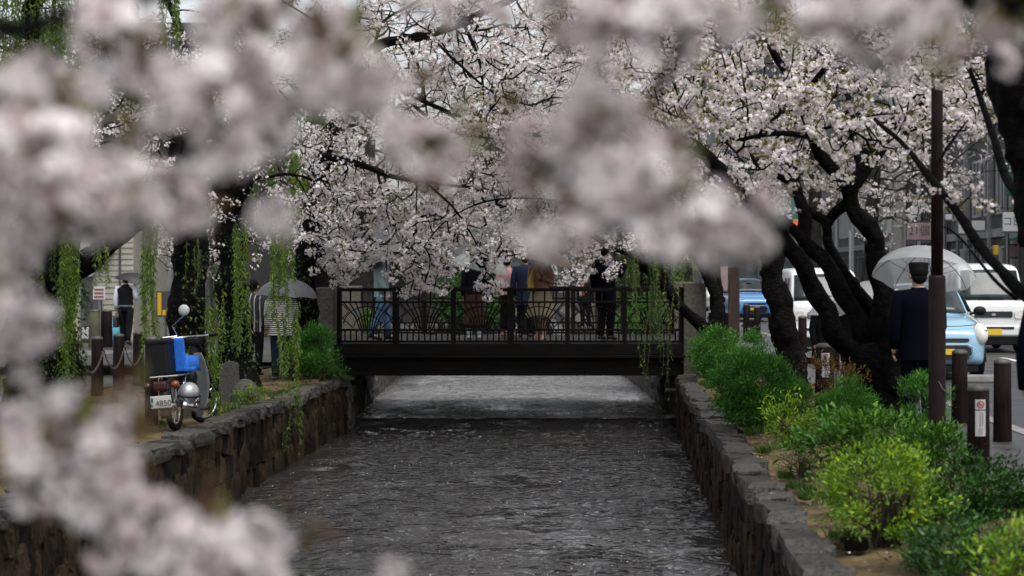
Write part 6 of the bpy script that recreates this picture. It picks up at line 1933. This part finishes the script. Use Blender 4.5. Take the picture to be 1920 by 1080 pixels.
board('shop_sign', 'pink shop sign with dark characters beside the lamp post', 1700, 1746, 418, 450, 56, 'pinksign', '21個', 'ink', 0.30)
board('shop_sign', 'white shop sign with green marks at the picture edge', 1880, 1916, 398, 434, 50, 'white', 'コ田', 'teal', 0.26)
board('shop_sign', 'teal upright sign panel high at the picture edge', 1886, 1906, 285, 365, 50.5, 'teal')
board('shop_sign', 'white blank hanging sign right of the lamp post', 1772, 1784, 402, 412, 52, 'white')
board('shop_sign', 'white upright board under the flowering twig', 1797, 1809, 410, 438, 53, 'white')
board('shop_sign', 'white lintel sign over the shop front', 1822, 1846, 414, 432, 53.5, 'white')
board('notice_board', 'pale pink board beyond the leaning cherry and timber post', 1335, 1364, 500, 545, 60, 'pinksign')
board('poster_panel', 'small poster with dark print beyond the white van', 1884, 1906, 460, 482, 52, 'pinksign', None)
board('lit_panel', 'pale upright sign box on the concrete utility pole', 1663, 1674, 408, 438, 64, 'white', arm=False)
tag(MB().bbox(cx(1861, 51), cx(1870, 51), 50.8, 51.0, P(0, 478, 51).z, P(0, 460, 51).z, 0.02).build('yellow_lantern', M['yellow']), 'small yellow lantern hanging over the white van', 'lantern')
u = empty('utility_pole', (cx(1683, 63), 63, 0), 0, 'grey concrete utility pole left of the lamp post', 'utility pole')
MB().lathe([(0.21, -0.1), (0.20, 1.5), (0.17, 7.5), (0.15, 9)], 14).build('shaft', M['concrete'], u, smooth=True)
MB().lathe([(0.205, 3.1), (0.205, 3.16)], 14).build('band', M['winframe'], u)
ac = MB().bbox(-0.33, 0.33, -0.2, 0.2, -0.16, 0.16, 0.03).build('box_light', M['ac'], None)
ac.location = P(1717, 394, 58); ac.rotation_euler = (0, R(-38), 0)
tag(ac, 'tilted white flood lamp box above the pink sign', 'flood lamp')
tag(MB().tube([(0, 0, -0.05), (0, 0, 3.2)], 0.04, 8).build('white_pole', M['winframe']), 'thin white pole up the street between the cherry stems', 'pole').location = (cx(1594, 72), 72, 0)
tag(MB().tube([(0, 0, -0.05), (0, 0, 3.0)], 0.05, 8).build('white_pole', M['winframe']), 'second thin white pole further right between the cherry stems', 'pole').location = (cx(1622, 76), 76, 0)
tl = empty('street_sign', (cx(1488, 48), 48, 0), 0, 'green and orange street sign high between the cherry stems', 'sign')
MB().bbox(-0.18, 0.18, -0.03, 0.03, P(0, 412, 48).z, P(0, 372, 48).z, 0.02).build('green_panel', M['teal'], tl)
MB().bbox(-0.02, 0.12, -0.05, -0.031, P(0, 424, 48).z, P(0, 411, 48).z, 0.01).build('orange_panel', M['orange'], tl)
MB().tube([(0.05, 0.05, -0.1), (0.05, 0.05, P(0, 372, 48).z)], 0.035, 8).build('sign_post', M['steel'], tl)

# ================================================================== PEOPLE
def skin_obj(name, verts, edges, radii, roots, mat, parent, lev=2):
    me = bpy.data.meshes.new(name)
    me.from_pydata([tuple(v) for v in verts], edges, [])
    o = obj_from(name, me, mat, parent)
    md = o.modifiers.new('Skin', 'SKIN')
    md.use_smooth_shade = True
    sv = me.skin_vertices[0].data
    for i, r in enumerate(radii):
        sv[i].radius = r if hasattr(r, '__len__') else (r, r)
        sv[i].use_root = i in roots
    sb = o.modifiers.new('Subdivision', 'SUBSURF')
    sb.levels = sb.render_levels = lev
    return o


class Fig:
    """a standing or walking figure facing -y; joints in metres for a height of 1.7 m"""
    def __init__(s, label, loc, rz, H=1.7, arms=None, stride=0.0, lean=0.0, female=False, skin='skin', group=None):
        s.k = H / 1.7
        s.root = empty('person', loc, rz, label, 'person', group, sc=s.k)
        sw = 0.165 if female else 0.19
        s.sw = sw
        J = {'pel': (0, 0, .93), 'spi': (0, .005, 1.10), 'che': (0, 0.01, 1.29), 'nec': (0, .005, 1.45), 'jaw': (0, -.012, 1.535), 'hed': (0, -.002, 1.61), 'top': (0, .01, 1.665)}
        for sg, n in ((-1, 'r'), (1, 'l')):
            st = stride * sg
            J['hip' + n] = (sg * .09, 0, .87)
            J['kne' + n] = (sg * .095, -.02 - st * .55, .48)
            J['ank' + n] = (sg * .095, .03 - st * 1.05 + (0.05 if st < 0 else 0), .09 + (0.03 if st < 0 else 0))
            J['toe' + n] = (sg * .11, -.14 - st * 1.05 + (0.04 if st < 0 else 0), .035)
            J['sho' + n] = (sg * sw, .01, 1.385)
            J['elb' + n] = (sg * (sw + .055), .03, 1.11)
            J['wri' + n] = (sg * (sw + .05), -.03, .87)
        for kk, v in (arms or {}).items():
            J[kk] = v
        for kk in J:
            if kk[:3] in ('spi', 'che', 'nec', 'jaw', 'hed', 'top', 'sho', 'elb', 'wri'):
                x, y, z = J[kk]
                J[kk] = (x, y - lean * max(0, z - .9), z)
        s.J = {a: Vector(b) for a, b in J.items()}
        names = ['pel', 'spi', 'che', 'nec', 'jaw', 'hed', 'top']
        rad = {'pel': (.13, .10), 'spi': (.12, .095), 'che': (.145, .105), 'nec': .052, 'jaw': (.066, .075), 'hed': (.082, .095), 'top': (.062, .075)}
        for n in 'rl':
            names += ['hip' + n, 'kne' + n, 'ank' + n, 'toe' + n, 'sho' + n, 'elb' + n, 'wri' + n]
            rad.update({'hip' + n: .085, 'kne' + n: .058, 'ank' + n: .04, 'toe' + n: (.04, .025), 'sho' + n: .055, 'elb' + n: .042, 'wri' + n: .028})
        V = [s.J[n] for n in names]
        ix = {n: i for i, n in enumerate(names)}
        E = [('pel', 'spi'), ('spi', 'che'), ('che', 'nec'), ('nec', 'jaw'), ('jaw', 'hed'), ('hed', 'top')]
        for n in 'rl':
            E += [('pel', 'hip' + n), ('hip' + n, 'kne' + n), ('kne' + n, 'ank' + n), ('ank' + n, 'toe' + n), ('che', 'sho' + n), ('sho' + n, 'elb' + n), ('elb' + n, 'wri' + n)]
        edges = [(ix[a], ix[b]) for a, b in E]
        radii = [rad[n] for n in names]
        roots = {0}
        # hands: a palm and five bent fingers
        for n in 'rl':
            w, e = s.J['wri' + n], s.J['elb' + n]
            d = (w - e).normalized()
            side = Vector((1 if n == 'r' else -1, 0, 0))
            side = (side - d * side.dot(d)).normalized()
            acr = d.cross(side).normalized()
            if acr.y > 0: acr = -acr
            pm = w + d * .055
            V.append(pm); radii.append((.036, .020)); edges.append((ix['wri' + n], len(V) - 1))
            for f, (off, L) in enumerate(((-.028, .060), (-.010, .072), (.009, .068), (.026, .054))):
                b0 = w + d * .075 - acr * off
                k0 = len(V)
                V += [b0, b0 + d * L * .5 + side * .008, b0 + d * L * .85 + side * .028]
                radii += [.0095, .0085, .007]
                edges += [(k0, k0 + 1), (k0 + 1, k0 + 2)]
                roots.add(k0)
            b0 = w + d * .035 + acr * .020
            k0 = len(V)
            V += [b0, b0 + d * .035 + acr * .028 + side * .01, b0 + d * .062 + acr * .032 + side * .022]
            radii += [.012, .0105, .008]
            edges += [(k0, k0 + 1), (k0 + 1, k0 + 2)]
            roots.add(k0)
        s.body = skin_obj('body', V, edges, radii, roots, M[skin], s.root)
        # face
        h = s.J['hed']
        f = MB().tube([h + Vector((0, -.085, .01)), h + Vector((0, -.112, -.035)), h + Vector((0, -.088, -.045))], [.010, .016, .012], 6)
        for sg in (-1, 1):
            f.ball(h + Vector((sg * .083, .01, -.02)), .012, .024, .032, 8, 6)
        f.build('nose_and_ears', M[skin], s.root, smooth=True)
        for sg in (-1, 1):
            MB().ball(h + Vector((sg * .033, -.082, .0)), .013, .008, .007, 8, 6).build('eye', M['ink'], s.root, smooth=True)
        MB().ball(h + Vector((0, -.083, -.078)), .024, .008, .006, 8, 6).build('mouth', M['hazard'], s.root, smooth=True)

    def hair(s, mat='hair', long=False):
        h = s.J['hed']
        mb = MB().ball(h + Vector((0, .022, .022)), .093, .100, .090, 16, 10)
        mb.ball(h + Vector((0, .045, -.035)), .078, .062, .070, 14, 8)
        if long:
            mb.ball(h + Vector((0, .06, -.13)), .085, .045, .14, 14, 8)
        mb.build('hair', M[mat], s.root, smooth=True)
        return s

    def top(s, mat, name='jacket', sleeve=1.0, hem=.84, fat=1.0, sleeve_mat=None):
        J = s.J
        sw = s.sw
        rings = [(hem, .168, .128), (hem + (1.08 - hem) * .5, .166, .124), (1.08, .158, .118), (1.22, .176, .130), (1.32, sw - .005, .134), (1.385, sw + .0, .118), (1.425, sw * .70, .100), (1.452, .080, .080), (1.475, .060, .062)]
        vs, fs, n_ = [], [], 24
        for (z, rx, ry) in rings:
            ft = fat if z < 1.4 else 1 + (fat - 1) * .4
            for j in range(n_):
                a = 2 * math.pi * j / n_
                ca, sa = math.cos(a), math.sin(a)
                k_ = (abs(ca) ** 2.6 + abs(sa) ** 2.6) ** (-1 / 2.6)
                wr_ = 1 + .025 * math.sin(a * 5 + z * 23) + .015 * math.sin(a * 9 - z * 31)
                vs.append((rx * ft * ca * k_ * wr_, ry * ft * sa * k_ * wr_ + .008, z))
        for i in range(len(rings) - 1):
            for j in range(n_):
                fs.append((i * n_ + j, i * n_ + (j + 1) % n_, (i + 1) * n_ + (j + 1) % n_, (i + 1) * n_ + j))
        MB().add(vs, fs).build(name, M[mat], s.root, smooth=True)
        for n in 'rl':
            a, b, c = J['sho' + n], J['elb' + n], J['wri' + n]
            st = a.lerp(J['che'] + Vector((0, 0, .06)), .45)
            pts = [st, a, a.lerp(b, .5), b, b.lerp(c, .5), b.lerp(c, .97)]
            m = 6 if sleeve >= 1 else 4
            rr = [.09, .074 * fat, .066 * fat, .058 * fat, .052 * fat, .045 * fat]
            MB().tube(pts[:m], rr[:m], 12).build('sleeve', M[sleeve_mat or mat], s.root, smooth=True)
        return s

    def trousers(s, mat, to='ank', fat=1.0):
        J = s.J
        MB().tube([(0, 0, .80), (0, 0, .90), (0, 0, .985)], [.135 * fat, .15 * fat, .13 * fat], 16, True, 0, .78).build('waist', M[mat], s.root, smooth=True)
        for n in 'rl':
            h, k_, a = J['hip' + n], J['kne' + n], J['ank' + n]
            MB().tube([h + Vector((0, 0, .03)), h.lerp(k_, .5), k_, k_.lerp(a, .5), a.lerp(k_, .02)], [.100 * fat, .088 * fat, .072 * fat, .066 * fat, .064 * fat], 12).build('trouser_leg', M[mat], s.root, smooth=True)
        return s

    def skirt(s, mat, z0, z1, r0, r1, name='skirt', flat=.75):
        n = 8
        pts = [(0, 0, z0 + (z1 - z0) * i / n) for i in range(n + 1)]
        MB().tube(pts, [r0 + (r1 - r0) * (i / n) ** 0.7 + 0.006 * math.sin(i * 2.1) for i in range(n + 1)], 22, True, .035, flat).build(name, M[mat], s.root, smooth=True)
        return s

    def shoes(s, mat='shoe', sock=None):
        for n in 'rl':
            a, t = s.J['ank' + n], s.J['toe' + n]
            MB().tube([Vector((a.x, a.y + .05, a.z - .045)), Vector((a.x, a.y, a.z - .02)), t.lerp(a, .4) + Vector((0, 0, -.005)), t + Vector((0, -.04, -.008))], [.036, .048, .046, .028], 10, True, 0, .85).build('shoe', M[mat], s.root, smooth=True)
            if sock:
                MB().tube([a + Vector((0, 0, -.02)), a.lerp(s.J['kne' + n], .35)], [.05, .056], 10).build('sock', M[sock], s.root, smooth=True)
        return s

    def w(s, p):
        s.root.rotation_euler
        return Matrix.Translation(s.root.location) @ Matrix.Rotation(s.root.rotation_euler.z, 4, 'Z') @ Matrix.Scale(s.k, 4) @ Vector(p)


def umbrella(label, grip, tip_dir, L, rad, mat, depth=0.28, ribmat='steel', group=None):
    """grip: where the hand holds; tip_dir: direction of the shaft; L: grip to crown"""
    d = Vector(tip_dir).normalized()
    q = d.to_track_quat('Z', 'Y')
    u = empty('umbrella', grip, 0, label, 'umbrella', group)
    u.rotation_mode = 'QUATERNION'
    u.rotation_quaternion = q
    V, F = [], []
    nr, ns = 9, 32
    for i in range(nr + 1):
        t = i / nr
        for j in range(ns):
            a = 2 * math.pi * j / ns
            sc = 1 - 0.055 * (t ** 2) * (0.5 - 0.5 * math.cos(8 * a))
            r = rad * math.sin(t * 1.32) / math.sin(1.32) * sc
            z = L - depth * (1 - math.cos(t * 1.32)) / (1 - math.cos(1.32)) * (1 - .05 * (0.5 - 0.5 * math.cos(8 * a)) * t) 
            V.append((r * math.cos(a), r * math.sin(a), z))
    for i in range(nr):
        for j in range(ns):
            F.append((i * ns + j, i * ns + (j + 1) % ns, (i + 1) * ns + (j + 1) % ns, (i + 1) * ns + j))
    MB().add(V, F).build('canopy', M[mat], u, smooth=True, fixn=False)
    MB().tube([(0, 0, -.02), (0, 0, L + .07)], .006, 6).build('shaft', M[ribmat], u)
    MB().tube([(0, 0, -.10), (0, 0, .03)], .013, 8).build('handle', M['black'], u)
    for k in range(8):
        a = 2 * math.pi * k / 8
        pts = []
        for t in np.linspace(0.02, 1, 8):
            r = rad * math.sin(t * 1.32) / math.sin(1.32) * .995
            z = L - depth * (1 - math.cos(t * 1.32)) / (1 - math.cos(1.32)) - .008
            pts.append((r * math.cos(a), r * math.sin(a), z))
        MB().tube(pts, .005, 4).build('rib', M[ribmat], u)
        MB().tube([(0, 0, L - .30), pts[4]], .003, 4).build('stretcher', M[ribmat], u)
    return u


PI = math.pi
# man in the navy suit with the clear umbrella ------------------------------------
Ym = 19.7
p = Fig('man in a dark navy suit seen from behind under a clear umbrella', (P(1722, 0, Ym).x, Ym, 0.0), PI + 0.12, 1.70,
        {'shor': (-.19, .01, 1.37), 'wrir': (-.10, -.24, 1.16), 'elbr': (-.23, .0, 1.10)})
p.hair().top('navy', hem=.76, fat=1.14).trousers('navy').shoes()
MB().tube([(0, .005, 1.435), (0, .0, 1.475)], [.066, .060], 14).build('shirt_collar', M['white'], p.root, smooth=True)
hh = p.J['hed']
MB().lathe([(.094, 0.035), (.097, 0.05), (.099, 0.10), (.090, 0.112), (.01, 0.115)], 18, tuple(hh + Vector((0, .012, 0)))).build('cap', M['hair'], p.root, smooth=True)
g_ = p.w((-.10, -.27, 1.19))
umbrella('large clear umbrella tilted over the man in the navy suit', g_, (0.13, 0.36, 1), 0.70, 0.53, 'umb_clear', 0.28)

# person behind the stems with a clear umbrella held low ---------------------------
Yp = 23.2
p = Fig('person hidden by the cherry stems under a low clear umbrella', (P(1600, 0, Yp).x, Yp, 0.0), PI - 0.5, 1.56, {'wrir': (-.12, -.22, 1.14), 'elbr': (-.22, .0, 1.08)}, stride=.1, female=True)
p.hair().top('charcoal').trousers('charcoal').shoes()
umbrella('clear umbrella whose rim shows between the cherry stems', p.w((-.12, -.25, 1.16)), (-.30, 0.1, 1), 0.46, 0.50, 'umb_clear', 0.34)
Yp = 25.5
p = Fig('second person hidden by the cherry stems under a grey clear umbrella', (P(1545, 0, Yp).x, Yp, 0.0), 0.6, 1.36, {'wril': (.12, -.22, 1.14), 'elbl': (.22, .0, 1.08)}, female=True)
p.hair().top('charcoal').trousers('denim_d').shoes()
umbrella('greyish clear umbrella low behind the leftmost stems of the big cherry', p.w((.12, -.25, 1.16)), (.25, 0.1, 1), 0.40, 0.46, 'umb_clear', 0.36)

# person at the picture edge ------------------------------------------------------
Ye = 12.9
p = Fig('person at the picture edge with only a dark sleeve and hand showing', (P(1992, 0, Ye).x, Ye, 0.0), PI - .15, 1.66)
p.hair().top('navy', fat=1.05).trousers('charcoal').shoes()

# man in a waistcoat ----------------------------------------------------------------
Yv = 46.9
p = Fig('man in a dark waistcoat and white shirt walking away with a black umbrella', (P(236, 0, Yv).x, Yv, -0.07), PI, 1.66,
        {'elbr': (-.25, .0, 1.12), 'wrir': (-.12, -.22, 1.20)}, stride=.12)
p.hair().top('charcoal', 'waistcoat', hem=.98, fat=1.06, sleeve_mat='shirt').trousers('charcoal', fat=1.08).shoes()
MB().tube([(0, 0, .945), (0, 0, .985)], .158, 16, True, 0, .78).build('shirt_tail', M['shirt'], p.root, smooth=True)
umbrella('black umbrella held over the man in a waistcoat', p.w((-.12, -.24, 1.23)), (0.16, .02, 1), 0.52, 0.50, 'umb_black', 0.22)
bg_ = empty('handbag', p.w((.245, -.04, .56)), PI, 'dark bag hanging from the hand of the man in a waistcoat', 'bag')
MB().bbox(-.05, .05, -.13, .13, -.12, .12, .02).build('pouch', M['umb_black'], bg_)
MB().tube([(0, -.08, .12), (0, -.04, .21), (0, .04, .21), (0, .08, .12)], .008, 5).build('strap', M['umb_black'], bg_)

# person in stripes ------------------------------------------------------------------
Yt = 31.6
p = Fig('person in a black and white striped top half hidden by willow shoots', (P(527, 0, Yt).x, Yt, -0.10), PI + .4, 1.62,
        {'elbr': (-.24, .02, 1.12), 'wrir': (-.14, -.18, 1.24)}, female=True)
p.hair().top('stripe', 'striped_top', hem=.78, fat=1.28).trousers('denim_d').shoes()
umbrella('dark grey umbrella over the person in stripes', p.w((-.14, -.2, 1.26)), (0.05, .02, 1), 0.44, 0.50, 'umb_grey', 0.30)
p = Fig('person in plaid with a fringed scarf between willow trunk and striped person', (P(476, 0, Yt + 1.4).x, Yt + 1.4, -0.10), PI - .3, 1.60, female=True)
p.hair().top('plaid', 'plaid_coat', hem=.80, fat=1.05).trousers('charcoal').shoes()
MB().tube([(.22, -.10, 1.12), (.24, -.11, .95), (.22, -.10, .74)], [.05, .06, .035], 8, True, .12).build('fringed_scarf', M['pinksign'], p.root)

# people on the bridge ----------------------------------------------------------------
ZD = 0.42
p = Fig('person in a pale mint jacket and blue jeans crossing the bridge', (P(716, 0, 35.6).x, 35.6, ZD), PI * .5 + .25, 1.66, {'elbr': (-.22, .05, 1.12)}, stride=.14)
p.hair().top('mint', hem=.80, fat=1.10).trousers('denim', fat=1.15).shoes()
for sg in (-1, 1):
    MB().tube([(sg * .10, -.13, 1.38), (sg * .11, -.16, 1.2), (sg * .10, -.14, 1.0)], .022, 6).build('strap', M['ink'], p.root)
MB().tube([(0, 0, .80), (0, 0, .845)], .205, 16, True, 0, .75).build('jacket_hem', M['white'], p.root)
umbrella('grey umbrella held by the person in the mint jacket', p.w((-.05, -.25, 1.2)), (-.35, .0, 1), 0.55, 0.52, 'umb_grey', 0.26)
o_ = MB().ball((0, 0, 0), .075, .06, .055).build('orange_hat', M['orange'], p.root, smooth=True)
o_.location = (.01, -.055, 1.69)
p = Fig('person in a long brown skirt and dark top behind the railing', (P(889, 0, 36.2).x, 36.2, ZD), PI + .2, 1.56, {'elbr': (-.24, .0, 1.12), 'wrir': (-.10, -.22, 1.2)}, female=True)
p.hair(long=True).top('charcoal', hem=.92).skirt('brownskirt', .93, .24, .155, .235).shoes('sock', 'sock')
umbrella('thin clear umbrella over the person in the brown skirt', p.w((-.1, -.25, 1.22)), (.20, .0, 1), 0.48, 0.56, 'umb_clear2', 0.34)
p = Fig('person in a pink robe mostly hidden by blossom on the bridge', (P(952, 0, 37.6).x, 37.6, ZD), PI - .3, 1.52, female=True)
p.hair().top('pink', 'robe', hem=.9, fat=1.1).skirt('charcoal', .92, .16, .16, .17).shoes('sandal')
p = Fig('person in a dark blue coat next to the beige skirt on the bridge', (P(985, 0, 37.2).x, 37.2, ZD), PI, 1.58)
p.hair().top('darkblue', 'coat', hem=.66, fat=1.08).trousers('charcoal').shoes()
p = Fig('person in a brown top and beige skirt under a peach umbrella on the bridge', (P(1013, 0, 35.5).x, 35.5, ZD), -.25, 1.58, {'elbl': (.23, .0, 1.12), 'wril': (.10, -.22, 1.22), 'elbr': (-.22, .02, 1.12), 'wrir': (-.12, -.2, 1.02)}, stride=.10, female=True)
p.hair(long=True).top('tan', hem=.92).skirt('beige', .99, .43, .16, .30, 'beige_skirt').shoes('sandal')
MB().tube([(-.10, -.17, 1.36), (-.14, -.19, 1.15), (-.13, -.18, .95)], [.02, .05, .07], 8).build('mustard_scarf', M['mustard'], p.root)
umbrella('peach umbrella held on the bridge', p.w((.1, -.25, 1.24)), (.25, .0, 1), 0.50, 0.50, 'umb_peach', 0.26)
p = Fig('person in dark navy clothes standing at the willow end of the bridge', (P(1136, 0, 35.8).x, 35.8, ZD), PI - .5, 1.70, {'elbr': (-.28, -.05, 1.18), 'wrir': (-.26, -.22, 1.36)})
p.hair().top('navy', 'coat', hem=.62, fat=1.12).trousers('navy', fat=1.1).shoes()
hh = p.J['hed']
MB().lathe([(.098, .03), (.13, .032), (.128, .04), (.098, .05), (.09, .12), (.01, .13)], 18, tuple(hh + Vector((0, .01, 0)))).build('hat', M['hair'], p.root, smooth=True)
p = Fig('distant walker in dark clothes with an orange scarf beyond the bridge', (P(1098, 0, 58).x, 58, 0.0), 0, 1.6, female=True)
p.hair().top('charcoal', hem=.8).trousers('charcoal').shoes()
MB().tube([(-.10, -.14, 1.40), (-.12, -.17, 1.25), (-.10, -.16, 1.05)], [.04, .07, .06], 8).build('orange_scarf', M['orange'], p.root)
